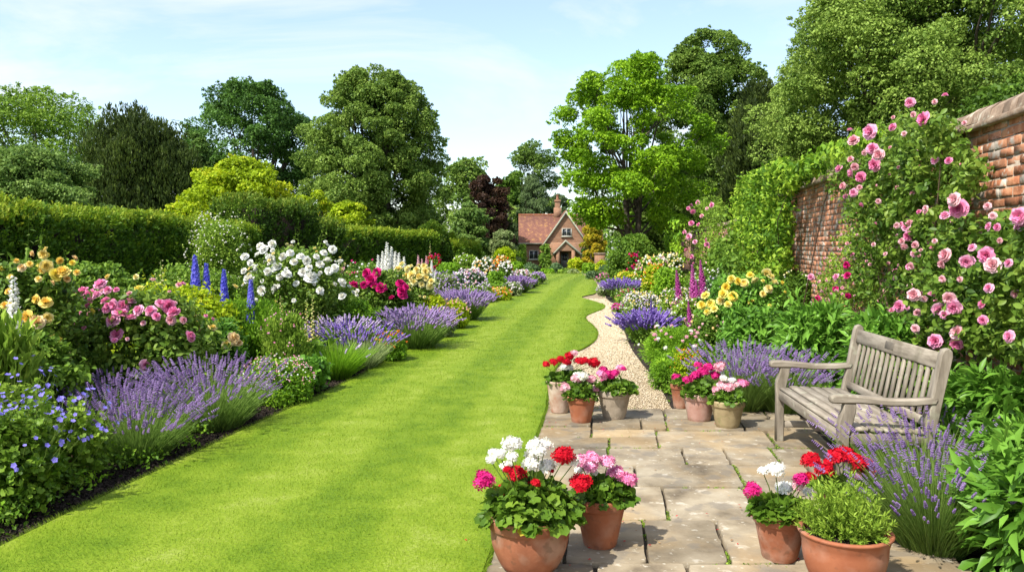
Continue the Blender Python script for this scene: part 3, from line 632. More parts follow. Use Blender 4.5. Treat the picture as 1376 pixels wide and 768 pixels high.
def strip(name, ys, xl, xr, z, mat, nx=6, skirt=0., kind='structure', rough=0.0):
    M = MB(); ys = np.asarray(ys); a = xl(ys); b = xr(ys); t = np.linspace(0, 1, nx)
    X = a[:, None] + (b - a)[:, None] * t; Y = np.repeat(ys[:, None], nx, 1); Z = gzv(Y) + z
    if rough: Z = Z + rough * (np.sin(X * 7.1 + Y * 3) * np.sin(Y * 5.3 + X) + .5 * np.sin(X * 17 + 1) * np.sin(Y * 13))
    V = np.stack([X, Y, Z], -1).reshape(-1, 3); n = len(ys)
    M.add(V, [[i * nx + j, i * nx + j + 1, (i + 1) * nx + j + 1, (i + 1) * nx + j] for i in range(n - 1) for j in range(nx - 1)])
    if skirt:
        for e in (0, nx - 1):
            top = V.reshape(n, nx, 3)[:, e]; bot = top - [0, 0, skirt]
            M.add(np.concatenate([top, bot]), [[i, i + 1, n + i + 1, n + i][:: (1 if e else -1)] for i in range(n - 1)], .2, 1)
        o = M.build(name, [mat, SOIL])
    else: o = M.build(name, mat)
    return tag(o, kind=kind)
GRASSY = noisemat('ground', [(.3, (.05, .09, .015)), (.7, (.10, .15, .03))], scale=.3, bump=.5, bscale=3, bdist=.1, rough=.95)
ys = np.concatenate([np.arange(-30, 35, 5), np.arange(35, 300, 15), [400, 700, 1500]])
strip('ground', ys, lambda y: -900 + 0 * y, lambda y: 900 + 0 * y, -.09, GRASSY, nx=12)
# lawn with mown stripes, the nap's lighter and darker sheen painted as colour
def lawnmat():
    m, t, Nn, Lk = newmat('lawn'); tc = Nn('ShaderNodeTexCoord'); sp = Nn('ShaderNodeSeparateXYZ'); Lk(tc.outputs['Object'], sp.inputs[0])
    def mth(op, a, b=None):
        k = Nn('ShaderNodeMath'); k.operation = op
        for i, q in enumerate((a, b)):
            if q is None: continue
            if isinstance(q, (int, float)): k.inputs[i].default_value = q
            else: Lk(q, k.inputs[i])
        return k.outputs[0]
    n0 = Nn('ShaderNodeTexNoise'); n0.inputs['Scale'].default_value = .8; Lk(tc.outputs['Object'], n0.inputs[0])
    u = mth('ADD', mth('SUBTRACT', sp.outputs[0], mth('MULTIPLY', sp.outputs[1], .122)), mth('MULTIPLY', n0.outputs[0], .28))
    st = mth('SINE', mth('MULTIPLY', u, 5.4)); st = mth('MULTIPLY', mth('MAXIMUM', mth('MINIMUM', mth('MULTIPLY', st, 2.2), 1), -1), .5); st = mth('ADD', st, .5)
    n1 = Nn('ShaderNodeTexNoise'); n1.inputs['Scale'].default_value = 3.2; n1.inputs['Detail'].default_value = 8; n1.inputs['Roughness'].default_value = .7; Lk(tc.outputs['Object'], n1.inputs[0])
    n2 = Nn('ShaderNodeTexNoise'); n2.inputs['Scale'].default_value = 55; n2.inputs['Detail'].default_value = 4; Lk(tc.outputs['Object'], n2.inputs[0])
    at_ = Nn('ShaderNodeAttribute'); at_.attribute_name = 'v'
    f = mth('ADD', mth('MULTIPLY', st, .19), mth('MULTIPLY', n1.outputs[0], .95)); f = mth('ADD', f, mth('MULTIPLY', n2.outputs[0], .60)); f = mth('ADD', f, mth('MULTIPLY', at_.outputs['Fac'], .55)); f = mth('SUBTRACT', f, .66)
    rp = Nn('ShaderNodeValToRGB'); ramp(rp, [(.02, (.055, .115, .004)), (.34, (.135, .225, .007)), (.62, (.225, .312, .018)), (.95, (.37, .42, .10))]); Lk(f, rp.inputs[0])
    pb = Nn('ShaderNodeBsdfPrincipled'); pb.inputs['Roughness'].default_value = .7; pb.inputs['Specular IOR Level'].default_value = .2
    bp = Nn('ShaderNodeBump'); bp.inputs['Strength'].default_value = .5; bp.inputs['Distance'].default_value = .02; Lk(n2.outputs[0], bp.inputs['Height']); Lk(bp.outputs[0], pb.inputs['Normal'])
    Lk(rp.outputs[0], pb.inputs['Base Color'])
    tr = Nn('ShaderNodeBsdfTranslucent'); Lk(rp.outputs[0], tr.inputs[0]); ms = Nn('ShaderNodeMixShader'); ms.inputs[0].default_value = .15
    o = Nn('ShaderNodeOutputMaterial'); Lk(pb.outputs[0], ms.inputs[1]); Lk(tr.outputs[0], ms.inputs[2]); Lk(ms.outputs[0], o.inputs[0]); return m
LAWN = lawnmat()
ly = np.concatenate([np.arange(-6, 30, .12), np.arange(30, 62, .5)])
lawn = strip('lawn', ly, fL, fR, .035, LAWN, nx=10, skirt=.075)
# blades
rg = rng_of('blades'); M = MB()
def blades(n, dmin, dmax, w0):
    # density falls with the square of the distance, spread a little past the frame
    d = dmin * (dmax / dmin) ** rg.random(n); ang = (rg.random(n) * 1.6 - .95); X = d * ang
    ok = (X > fL(d) + .01) & (X < fR(d) - .005); d, X = d[ok], X[ok]; k = len(d)
    wd = np.maximum(.0022, d * .0007); h = (.012 + .014 * rg.random(k)) * (1 + .12 * (d / 5 - 1)).clip(1, 1.5)
    a = rg.random(k) * 6.28; st = np.sign(np.sin((X - .122 * d) * 5.4)); ln = np.stack([np.cos(a) * .7 , np.sin(a) * .7 + st * .55, np.ones(k)], 1); ln = nrm(ln)
    s_ = np.stack([np.cos(a + 1.57), np.sin(a + 1.57), 0 * a], 1); B = np.stack([X, d, .03 + 0 * X], 1)
    V = np.stack([B - s_ * wd[:, None] / 2, B + s_ * wd[:, None] / 2, B + ln * h[:, None]], 1)
    M.add(V.reshape(-1, 3), np.arange(3 * k).reshape(-1, 3), rg.random(k))
blades(560000, 3.3, 20, 1); blades(130000, 18, 48, 1); tag(M.build('grass', LAWN), 'short bright green mown grass of the striped lawn', 'grass', kind='stuff')
# longer fringe along the lawn's edges
M = MB(); k = 16000; y = 3.6 * (22 / 3.6) ** rg.random(k); side = rg.random(k) < .5; X = np.where(side, fL(y) - .015 + .03 * rg.random(k), fR(y) + .01 - .03 * rg.random(k)); a = rg.random(k) * 6.28; wd = np.maximum(.003, y * .0007)
out_ = np.where(side, -1, 1); ln = nrm(np.stack([out_ * (.3 + .6 * rg.random(k)), rg.normal(0, .4, k), np.ones(k) * .7], 1)); s_ = np.stack([np.cos(a), np.sin(a), 0 * a], 1); B = np.stack([X, y, .02 + 0 * X], 1); h = .02 + .035 * rg.random(k)
V = np.stack([B - s_ * wd[:, None] / 2, B + s_ * wd[:, None] / 2, B + ln * h[:, None]], 1); M.add(V.reshape(-1, 3), np.arange(3 * k).reshape(-1, 3), rg.random(k) * .6)
tag(M.build('edge_grass', LAWN), 'longer ragged grass fringe along the cut lawn edges', 'grass', kind='stuff')
# beds
by = np.concatenate([np.arange(-6, 30, .4), np.arange(30, 62, 2)])
WALLX = lambda y, o=0.: 2.8 - o + .1565 * y
strip('flower_bed', by, lambda y: -9.5 + 0 * y, lambda y: fL(y) - .02, .0, SOIL, nx=24, rough=.012)
bpy.data.objects['flower_bed'].name = 'flower_bed'
strip('flower_bed', np.arange(-6, 7.9, .3), lambda y: .122 * y + 1.75, lambda y: WALLX(y, -.1), .0, SOIL, nx=12, rough=.012)
strip('flower_bed', np.concatenate([np.arange(7.7, 30, .4), np.arange(30, 62, 2)]), lambda y: fB(y), lambda y: WALLX(y, -.1), .0, SOIL, nx=14, rough=.012)
# soil crumbs and leaf litter along the left bed's edge and by the bench
M = MB(); k = 7000; y = 3.8 * (16 / 3.8) ** rg.random(k); X = fL(y) - .02 - .35 * rg.random(k) ** 1.5; M.scatter(PEBBLE, np.stack([X, y, .005 + .01 * rg.random(k)], 1), unit(rg, k), unit(rg, k), .012 + .022 * rg.random(k), rg.random(k))
tag(M.build('soil_crumbs', SOIL), 'dark crumbly soil clods along the bed edge', 'soil', kind='stuff')
# gravel path
GRAV = noisemat('gravel_base', [(.3, (.20, .145, .085)), (.55, (.34, .26, .165)), (.75, (.46, .37, .25))], scale=38, detail=5, bump=.9, bdist=.01, bscale=60, rough=.95)
strip('gravel_path', np.concatenate([np.arange(7.72, 30, .15), np.arange(30, 60, 1)]), lambda y: fR(y) - .01, lambda y: np.maximum(fB(y) + .05, fR(y) + .02), .004, GRAV, nx=8)
PEB = leafmat('pebble', [(.24, .175, .10), (.42, .33, .20), (.54, .44, .29), (.66, .57, .42)], rough=.85, trans=0, spec=.3, objvar=0)
M = MB(); k = 60000; y = 7.72 * (24 / 7.72) ** rg.random(k); a, b = fR(y), fB(y) + .06; X = a + (b - a) * rg.random(k); ok = (X > a + .02) & (y > 7.74); X, y = X[ok], y[ok]; k = len(y)
M.scatter(PEBBLE, np.stack([X, y, .008 + .006 * rg.random(k)], 1), nrm(unit(rg, k) * [1, 1, .3]), nrm(unit(rg, k) * .35 + UP), np.maximum(.014, y * .0016) * (.6 + .8 * rg.random(k)), rg.random(k))
tag(M.build('gravel', PEB), 'pale honey coloured pea gravel of the winding path', 'gravel', kind='stuff')
# flagstones
JOINT = noisemat('joint_fill', [(.35, (.05, .038, .025)), (.6, (.11, .085, .055)), (.75, (.08, .12, .02))], scale=14, bump=.8, bdist=.01, bscale=50, rough=.95)
strip('paving_bed', np.arange(-6, 7.9, .3).clip(-6, 7.72), lambda y: .122 * y - .60, lambda y: .122 * y + 1.78, .003, JOINT, nx=4)
SLAB = noisemat('sandstone', [(.32, (.11, .085, .055)), (.45, (.23, .185, .12)), (.60, (.33, .275, .188)), (.78, (.42, .365, .265))], scale=2.6, detail=10, rgh=.62, bump=.55, bdist=.008, bscale=16, rough=.9,
    second=[(7, .62, .67, (.58, .53, .43), .5), (3.1, .52, .72, (.16, .13, .095), .55), (26, .64, .70, (.56, .52, .42), .6), (1.7, .52, .66, (.33, .225, .105), .6), (5, .57, .62, (.17, .15, .12), .55)])
rows = [ # (y far, y near, [x edges at mid height...])  measured on the photograph
 (554, 568, [(733, 796), (797, 894), (896, 960), (962, 1030), (1032, 1110)]), (568, 583, [(797, 863), (864, 897)]), (569, 585, [(898, 1000), (1001, 1058), (1060, 1130)]), (568, 579, [(731, 796)]), (579, 594, [(725, 796)]),
 (583, 594, [(797, 884)]), (594, 609, [(719, 820), (821, 886)]), (585, 609, [(886, 1040), (1042, 1170)]), (609, 633, [(712, 818), (819, 922), (923, 980), (981, 1046), (1048, 1200)]),
 (633, 664, [(703, 856), (857, 998), (999, 1100), (1102, 1230)]), (664, 711, [(690, 775), (777, 897), (898, 1015), (1017, 1150), (1152, 1270)]), (711, 772, [(668, 762), (764, 870), (871, 975), (977, 1110), (1112, 1330)]),
 (772, 850, [(640, 800), (802, 935), (937, 1140), (1142, 1400)]), (850, 1000, [(600, 830), (833, 1090), (1093, 1500)]), (1000, 1400, [(520, 900), (905, 1300), (1305, 1800)])]
M = MB(); rg = rng_of('slabs'); JP = []
for yf, yn, xs in rows:
    vf, vn = 1728 / (yf - 330), 1728 / (yn - 330); ym = (yf + yn) / 2; k = 1.6 / (ym - 330)
    for xa, xb in xs:
        ua, ub = max(-.6, (xa - 820) * k), min(1.76, (xb - 820) * k)
        if ub - ua < .12: continue
        g_ = .006; ca, cb = ua + g_, ub - g_; y0, y1 = vn + g_, vf - g_; z = .030 + rg.normal(0, .0025); tv = rg.random()
        # worn slab: chamfered sheet with a ragged outline
        m = 14; top = []; bot = []
        pts = [(ca + (cb - ca) * t, y0) for t in np.linspace(0, 1, m)[:-1]] + [(cb, y0 + (y1 - y0) * t) for t in np.linspace(0, 1, m)[:-1]] + [(cb - (cb - ca) * t, y1) for t in np.linspace(0, 1, m)[:-1]] + [(ca, y1 - (y1 - y0) * t) for t in np.linspace(0, 1, m)[:-1]]
        pts = np.array(pts); c0 = pts.mean(0); pts = pts + rg.normal(0, .0022, pts.shape); dist = pts - c0
        for q in (0, m - 1, 2 * m - 2, 3 * m - 3): pts[q] = c0 + dist[q] * (1 - .012 - .02 * rg.random())
        def w3(p, zz): return [p[0] + .122 * p[1], p[1], zz + .004 * (p[0] - ca) * math.sin(tv * 9)]
        inn = c0 + (pts - c0) * .985; ring0 = [w3(p, .0) for p in pts]; ring1 = [w3(p, z - .006) for p in pts]; ring2 = [w3(p, z) for p in inn]; n_ = len(pts)
        V = ring0 + ring1 + ring2 + [w3(c0, z)]
        M.add(V, [[r * n_ + i, r * n_ + (i + 1) % n_, (r + 1) * n_ + (i + 1) % n_, (r + 1) * n_ + i] for r in (0, 1) for i in range(n_)], tv)
        M.add(V, [[2 * n_ + i, 2 * n_ + (i + 1) % n_, 3 * n_] for i in range(n_)], tv)
        JP += [(ua, y) for y in np.arange(vn, vf, .05)] + [(x, vf) for x in np.arange(ua, ub, .05)]
tag(M.build('paving', SLAB), kind='structure')
# moss and small weeds in the joints
rg = rng_of('moss'); JP = np.array(JP); w_ = np.sin(JP[:, 0] * 5 + 1) * np.sin(JP[:, 1] * 4 + 2) + rg.normal(0, .35, len(JP)); JP = JP[w_ > .45]
q = np.repeat(JP, 26, 0); k = len(q); q = q + rg.normal(0, .007, (k, 2)) + rg.normal(0, .03, (k, 2)) * (rg.random((k, 1)) < .3) * [0, 1]
M = MB(); M.scatter(LEAF2, np.stack([q[:, 0] + .122 * q[:, 1], q[:, 1], .012 + .014 * rg.random(k)], 1), nrm(unit(rg, k) + UP * .6), nrm(unit(rg, k) + UP), .008 + .009 * rg.random(k), rg.random(k))
tag(M.build('moss', LM['lime_green']), 'green moss growing in the paving joints', 'moss', kind='stuff')

# ------------------------------------------------------------------ garden wall
BR1 = noisemat('old_brick', [(.25, (.17, .062, .032)), (.43, (.38, .145, .07)), (.60, (.50, .24, .13)), (.8, (.54, .38, .27))], scale=6.5, detail=9, bump=.8, bdist=.01, bscale=30, rough=.92, second=[(6, .54, .62, (.48, .44, .37), .85), (15, .62, .7, (.55, .50, .42), .8), (2.2, .56, .7, (.14, .10, .07), .6)])
MORT = noisemat('mortar', [(.3, (.26, .20, .14)), (.7, (.45, .38, .29))], scale=12, bump=.7, bdist=.01, bscale=50, rough=.95)
COPE = noisemat('coping_tile', [(.25, (.13, .085, .055)), (.5, (.27, .19, .13)), (.75, (.42, .34, .26))], scale=7, detail=9, bump=.7, bdist=.008, bscale=30, rough=.92, second=[(9, .58, .66, (.50, .46, .36), .7), (5, .6, .75, (.08, .07, .05), .7)])
BRICKFAR = brickmat('brick_far', (.40, .16, .08), (.26, .09, .05), (.42, .35, .27), wear=.55)
ang = math.atan2(1, .1565); W0 = np.array([2.8, 0.0]); UW = np.array([.1565, 1]) / math.hypot(.1565, 1); NW = np.array([-UW[1], UW[0]])  # NW: towards the garden
wall = thing('garden_wall', (2.8, 0, 0), 'old red brick garden wall with rounded tile coping along right side', 'wall')
def wp(s, o, z, g=0): p = W0 + UW * s + NW * o; return np.array([p[0], p[1], z])
WH = 2.55
M = MB(); s0_, s1_ = -2, 16.0; sm = (s0_ + s1_) / 2; c = wp(sm, -.150, WH / 2); M.box(c, (s1_ - s0_, .295, WH), rz=ang); M.build('mortar', MORT, wall)
rg = rng_of('bricks'); M = MB(); r = 0; z = .01
while z < WH - .02:
    s = s0_ + (.1125 if r % 2 else 0)
    while s < s1_ - .2:
        if s > 3.0:
            M.box(wp(s + .108, -.040 + rg.normal(0, .003), z + .0335), (.211 + rg.normal(0, .004), .09, .061 + rg.normal(0, .0025)), rz=ang + rg.normal(0, .006), bev=.0035, val=np.clip(rg.normal(.5, .28), 0, 1), jit=.0018, rg=rg)
        s += .2255
    z += .0755; r += 1
M.build('brickwork', BR1, wall)
# far stretch, shallower courses lost in distance
M = MB()
M.box((0, 0, 0), (74, .34, WH), rz=0); far = M.build('far_brickwork', BRICKFAR, wall, origin=(0, 0, 0))
c = wp(16.0 + 37, -.15, WH / 2 - .35); far.location = Vector(c) - wall.location; far.rotation_euler = (0, -math.atan2(.0, 1), ang)
# coping: brick-on-edge tiles with rounded tops on a projecting course
M = MB(); M.box(wp(sm, -.15, WH + .022), (s1_ - s0_ + .02, .43, .045), rz=ang, bev=.006)
s = s0_
prof = [(-.205, 0), (-.20, .06), (-.15, .115), (-.07, .15), (.03, .155), (.12, .13), (.185, .08), (.205, .0)]
while s < 90:
    wd = .106 if s < 16 else .4; n0 = []; dz = rg.normal(0, .004) + (-.35 + 0 if s > 16.1 else 0); zt = WH + .045 + dz
    for e in (0, wd):
        for (o, h_) in prof: n0.append(wp(s + e + .0, -.15 + o, zt + h_))
    k = len(prof); fs = [[i, i + 1, k + i + 1, k + i] for i in range(k - 1)]
    M.add(n0, fs, np.clip(rg.normal(.5, .25), 0, 1)); M.add(n0, [[0, 1, 2, 3], [0, 3, 4, 7], [4, 5, 6, 7]], .3); M.add(n0, [[k + 3, k + 2, k + 1, k], [k + 7, k + 4, k + 3, k], [k + 7, k + 6, k + 5, k + 4]], .3)
    s += .114 if s < 16 else .41
M.build('coping', COPE, wall)

# ------------------------------------------------------------------ cottage
DY = 100.0; g = gz(DY); sc_ = DY / F; cxm = lambda px: (px - CX) * sc_
BRC = brickmat('cottage_brick', (.32, .145, .07), (.20, .085, .042), (.33, .25, .17), wear=.25, bw=.30, rh=.10)
def tilemat():
    m, t, Nn, Lk = newmat('clay_roof_tile'); tc = Nn('ShaderNodeTexCoord'); n = Nn('ShaderNodeTexNoise'); n.inputs['Scale'].default_value = 2.6; n.inputs['Detail'].default_value = 8; n.inputs['Roughness'].default_value = .75
    rp = Nn('ShaderNodeValToRGB'); ramp(rp, [(.3, (.12, .05, .038)), (.46, (.22, .085, .055)), (.56, (.28, .12, .07)), (.62, (.50, .27, .06)), (.8, (.38, .28, .18))])
    br = Nn('ShaderNodeTexBrick'); sp = Nn('ShaderNodeSeparateXYZ'); cb = Nn('ShaderNodeCombineXYZ'); Lk(tc.outputs['Object'], sp.inputs[0]); ad = Nn('ShaderNodeMath'); Lk(sp.outputs[0], ad.inputs[0]); Lk(sp.outputs[1], ad.inputs[1]); Lk(ad.outputs[0], cb.inputs[0]); Lk(sp.outputs[2], cb.inputs[1]); Lk(cb.outputs[0], br.inputs[0])
    br.inputs['Brick Width'].default_value = .26; br.inputs['Row Height'].default_value = .16; br.inputs['Mortar Size'].default_value = .02; br.inputs['Color1'].default_value = (1, 1, 1, 1); br.inputs['Color2'].default_value = (.6, .6, .6, 1); br.inputs['Mortar'].default_value = (.3, .3, .3, 1)
    mx_ = Nn('ShaderNodeMix'); mx_.data_type = 'RGBA'; mx_.blend_type = 'MULTIPLY'; mx_.inputs[0].default_value = .7; Lk(tc.outputs['Object'], n.inputs[0]); Lk(n.outputs[0], rp.inputs[0]); Lk(rp.outputs[0], mx_.inputs[6]); Lk(br.outputs[0], mx_.inputs[7])
    pb = Nn('ShaderNodeBsdfPrincipled'); pb.inputs['Roughness'].default_value = .85; Lk(mx_.outputs[2], pb.inputs['Base Color']); o = Nn('ShaderNodeOutputMaterial'); Lk(pb.outputs[0], o.inputs[0]); return m
TILE = tilemat(); TRIM = noisemat('painted_trim', [(.3, (.30, .30, .22)), (.7, (.42, .42, .32))], scale=3, bump=0); WHITEP = plain('white_paint', (.55, .54, .47)); GLASS = plain('window_glass', (.02, .025, .03), .08, 0, .8); DOORM = plain('grey_door', (.16, .17, .17), .5)
cot = thing('cottage', (cxm(745), DY, g), 'small red brick cottage with steep tiled gable and porch at garden end', 'house')
zE = 3.35; zR = 6.85; xa, xb = cxm(697), cxm(812)
M = MB(); M.box(((xa + xb) / 2 + .15, DY + 4.2, g + zE / 2), (xb - xa - .5, 6.4, zE)) 
# end gable triangles of the long range
for x in (xa + .15 + .25, xb - .15): M.add([[x, DY + 1.0, g + zE], [x, DY + 7.4, g + zE], [x, DY + 4.2, g + zR - .1]], [[0, 1, 2]])
gx0, gx1 = cxm(731), cxm(788); gm = cxm(760); gy = DY - .4
M.box((gm, gy + 2.0, g + zE / 2 - .01), (gx1 - gx0, 4, zE)); M.add([[gx0, gy, g + zE - .02], [gx1, gy, g + zE - .02], [gm, gy, g + zR + .2]], [[0, 1, 2]])
M.build('wall', BRC, cot)
M = MB()
def slab_roof(a, b, c, d_, th=.14):  # quad with thickness downwards
    V = [a, b, c, d_] + [[p[0], p[1], p[2] - th] for p in (a, b, c, d_)]
    M.add(V, [[0, 1, 2, 3], [7, 6, 5, 4], [0, 4, 5, 1], [1, 5, 6, 2], [2, 6, 7, 3], [3, 7, 4, 0]])
yr = DY + 4.2
slab_roof([xa, DY + .7, g + zE - .1], [xb, DY + .7, g + zE - .1], [xb, yr, g + zR], [xa, yr, g + zR]); slab_roof([xb, DY + 7.7, g + zE - .1], [xa, DY + 7.7, g + zE - .1], [xa, yr, g + zR], [xb, yr, g + zR])
rs = (zR + .35 - zE) / ((gx1 - gx0) / 2); ov = .35
slab_roof([gx0 - ov, gy - .25, g + zE - rs * ov + .1], [gm, gy - .25, g + zR + .45], [gm, yr, g + zR + .45], [gx0 - ov, yr, g + zE - rs * ov + .1]); slab_roof([gm, gy - .25, g + zR + .45], [gx1 + ov, gy - .25, g + zE - rs * ov + .1], [gx1 + ov, yr, g + zE - rs * ov + .1], [gm, yr, g + zR + .45])
roof = M.build('roof', TILE, cot)
M = MB(); M.tube([[xa, yr, g + zR + .03], [xb, yr, g + zR + .03]], .12, 8); M.build('ridge', TERRA, cot)
for sg in (-1, 1):
    M = MB(); xe = (gx0 - ov) if sg < 0 else (gx1 + ov); p0 = np.array([xe, gy - .3, g + zE - rs * ov + .02]); p1 = np.array([gm, gy - .3, g + zR + .36]); n_ = nrm(np.array([(p1 - p0)[2] * -sg * -1, 0, -(p1 - p0)[0] * -sg * -1])); dn = np.array([0, 0, -.34])
    V = [p0, p1, p1 + dn, p0 + dn]; V = V + [v + [0, .09, 0] for v in V]; M.add(V, [[0, 1, 2, 3], [4, 7, 6, 5], [0, 4, 5, 1], [3, 2, 6, 7], [0, 3, 7, 4], [1, 5, 6, 2]]); M.build('bargeboard', TRIM, cot)
M = MB(); M.box(((xa + gx0) / 2 - .1, DY + .62, g + zE - .18), (gx0 - xa - .1, .1, .14)); M.build('gutter', TRIM, cot)
# chimney
cxx = cxm(751.5); M = MB(); M.box((cxx, yr + .1, g + zR + .2), (.95, .8, 1.5)); M.box((cxx, yr + .1, g + zR + 1.05), (.66, .6, 1.4), bev=.02); M.box((cxx, yr + .1, g + zR + 1.78), (.86, .78, .16), bev=.02); M.box((cxx, yr + .1, g + zR + 1.92), (.76, .68, .12), bev=.02); ch = M.build('chimney', BRC, cot)
M = MB(); M.lathe([(.02, 0), (.2, 0), (.16, .1), (.14, .5), (.18, .55), (.18, .6), (.02, .6)], (cxx, yr + .1, g + zR + 1.98), 14); o = M.build('chimney_pot', TERRA, cot)
def window(cx_, zc, wd, ht, y, nx):
    M = MB(); fr = .07
    M.box((cx_, y - .02, zc + ht / 2 + fr / 2), (wd + 2 * fr, .12, fr)); M.box((cx_, y - .02, zc - ht / 2 - fr / 2), (wd + 2 * fr, .12, fr))
    for s_ in (-1, 1): M.box((cx_ + s_ * (wd / 2 + fr / 2), y - .021, zc), (fr, .116, ht))
    for k in range(1, nx): M.box((cx_ - wd / 2 + wd * k / nx, y - .02, zc), (.055, .10, ht))
    f = M.build('window', WHITEP, cot)
    P_ = MB(); P_.box((cx_, y - .005, zc), (wd, .03, ht)); o = P_.build('glass', GLASS, None, origin=tuple(cot.location)); o.parent = f
    S = MB(); S.box((cx_, y - .09, zc - ht / 2 - fr - .05), (wd + .4, .2, .09)); o = S.build('sill', TRIM, None, origin=tuple(cot.location)); o.parent = f
window(cxm(761), g + 4.55, 1.05, .85, gy - .01, 2); window(cxm(717.5), g + 1.75, 1.0, 1.0, DY + .98, 2)
# porch
px0, px1, pm = cxm(743), cxm(778), cxm(758.5); py0 = gy - 1.6
M = MB(); pz = 2.0
for s_ in (-1, 1):
    M.box((pm + s_ * .95, py0 + .2, g + 1.15), (.42, .4, 2.3)); M.box((pm + s_ * 1.05, py0 + 1.0, g + .45), (.2, 1.2, .9))
M.add([[pm - 1.2, py0 + .05, g + 2.28], [pm + 1.2, py0 + .05, g + 2.28], [pm, py0 + .05, g + 3.45]], [[0, 1, 2]]); M.build('porch_front', BRC, cot)
M = MB(); e0, e1, ez0, ez1 = px0 - .1, px1 + .25, g + 1.75, g + 3.65
slab_roof([e0, py0 - .1, g + 2.0], [pm, py0 - .1, ez1], [pm, gy, ez1], [e0, gy, g + 2.0], .1); slab_roof([pm, py0 - .1, ez1], [e1, py0 - .1, g + 1.85], [e1, gy, g + 1.85], [pm, gy, ez1], .1); M.build('porch_roof', TILE, cot)
M = MB()
for xe, ze in ((e0, g + 2.0), (e1, g + 1.85)):
    V = [np.array([xe, py0 - .14, ze]), np.array([pm, py0 - .14, ez1]), np.array([pm, py0 - .14, ez1 - .28]), np.array([xe, py0 - .14, ze - .28])]; V = V + [v + [0, .06, 0] for v in V]; M.add(V, [[0, 1, 2, 3], [4, 7, 6, 5], [0, 4, 5, 1], [3, 2, 6, 7], [0, 3, 7, 4]])
M.build('porch_bargeboard', TRIM, cot)
M = MB(); M.box((pm, gy - .03, g + 1.05), (.95, .06, 2.1)); dr = M.build('door', DOORM, cot)
M = MB(); M.box((pm, gy - .07, g + 1.5), (.6, .03, .8)); o = M.build('door_glass', GLASS, None, origin=tuple(cot.location)); o.parent = dr
M = MB(); M.tube([[pm + .36, gy - .07, g + 1.0], [pm + .36, gy - .15, g + 1.0]], .04, 8); o = M.build('handle', WHITEP, None, origin=tuple(cot.location)); o.parent = dr
M = MB(); M.box((pm, py0 + .3, g + .06), (2.2, 1.2, .14)); M.build('doorstep', STONEPOT, cot)
# brick pier at the end of the lawn
pier = thing('brick_pier', tuple(at(806, 360, 62) * [1, 1, 0] + [0, 0, gz(62)]), 'short brick gate pier beside the clipped round shrub', 'pier'); pl = pier.location
M = MB(); M.box((pl.x, pl.y, pl.z + .75), (.78, .6, 1.5)); M.build('pier_shaft', BRC, pier); M = MB(); M.box((pl.x, pl.y, pl.z + 1.54), (.9, .72, .09), bev=.02); M.build('cap', COPE, pier)

# ------------------------------------------------------------------ climbers on the wall
def in_poly(px, py, poly):
    poly = np.array(poly, float); x0, y0 = poly.T; x1, y1 = np.roll(poly, -1, 0).T
    c = ((y0[None] > py[:, None]) != (y1[None] > py[:, None])) & (px[:, None] < (x1 - x0) * (py[:, None] - y0) / (y1 - y0 + 1e-9) + x0)
    return c.sum(1) % 2 == 1
def wall_pt(px, py, o):
    r = ray(px, py); t = (2.8 - o) / (r[0] - .1565 * r[1]); return np.array([0, 0, CAM_H]) + r * t
def climber(name, label, poly, n, leaf, ls, o0, o1, cat, rc=.13, per=40, tpl=None, group=None, blooms=(), rnd=(), axis='rand', up=.3, foot=None, vc=.5, bname='bloom', fm_='rose_', stems=7, vs=.35, xdist=0):
    rg = rng_of(name + label); pl = np.array(poly); x0, y0 = pl.min(0); x1, y1 = pl.max(0)
    px = x0 + (x1 - x0) * rg.random(n * 4); py = y0 + (y1 - y0) * rg.random(n * 4); k = in_poly(px, py, poly); px, py = px[k][:n], py[k][:n]
    o = o0 + (o1 - o0) * rg.random(len(px)) ** 1.2; C_ = np.array([wall_pt(a, b, c + xdist) for a, b, c in zip(px, py, o)])
    fp = wall_pt(*foot, .25 + xdist) if foot else C_.mean(0); P = np.array([fp[0], fp[1], gz(fp[1])]); root = thing(name, tuple(P), label, cat, group)
    sc = np.clip(C_[:, 1] / C_[:, 1].mean(), .7, 1.5); M = MB(); s = ls
    cloud(M, C_, rc * sc * (.7 + .6 * rg.random(len(C_))), per, s, tpl or LEAF6, rg, up=up, axis=axis, vc=vc, vs=vs, bias=.15, fill=.3); M.build('foliage', LM[leaf], root)
    M = MB()
    for k in range(max(1, stems)):
        e = C_[rg.integers(len(C_))]; st = P + [rg.normal(0, .08), rg.normal(0, .25), 0]; q = [st, st * .6 + e * .4 + rg.normal(0, .08, 3), st * .25 + e * .75 + rg.normal(0, .08, 3), e]; M.tube(q, [.014, .010, .007, .004], 5)
    M.build('stems', STEMW, root)
    for (bx_, by_, sp, col) in blooms:
        q = wall_pt(bx_, by_, o1 + xdist + rc * (.25 + .5 * rg.random())); nv = nrm(np.array([-.8 + rg.normal(0, .4), -.6 + rg.normal(0, .4), .2 + rg.normal(0, .45)]))
        inst(pick(fm_ + col), bname, root, q, nv, sp * q[1] / F * .84, rg.random() * 6)
    for (num, col, sz) in rnd:
        j = rg.integers(len(C_), size=num)
        for i in j: inst(pick(fm_ + col), bname, root, C_[i] + np.array([-.9, -.4, .3]) * rc * (.9 + .3 * rg.random()), nrm(np.array([-.8, -.5, .3]) + rg.normal(0, .35, 3)), sz * (.7 + .6 * rg.random()), rg.random() * 6)
    return root
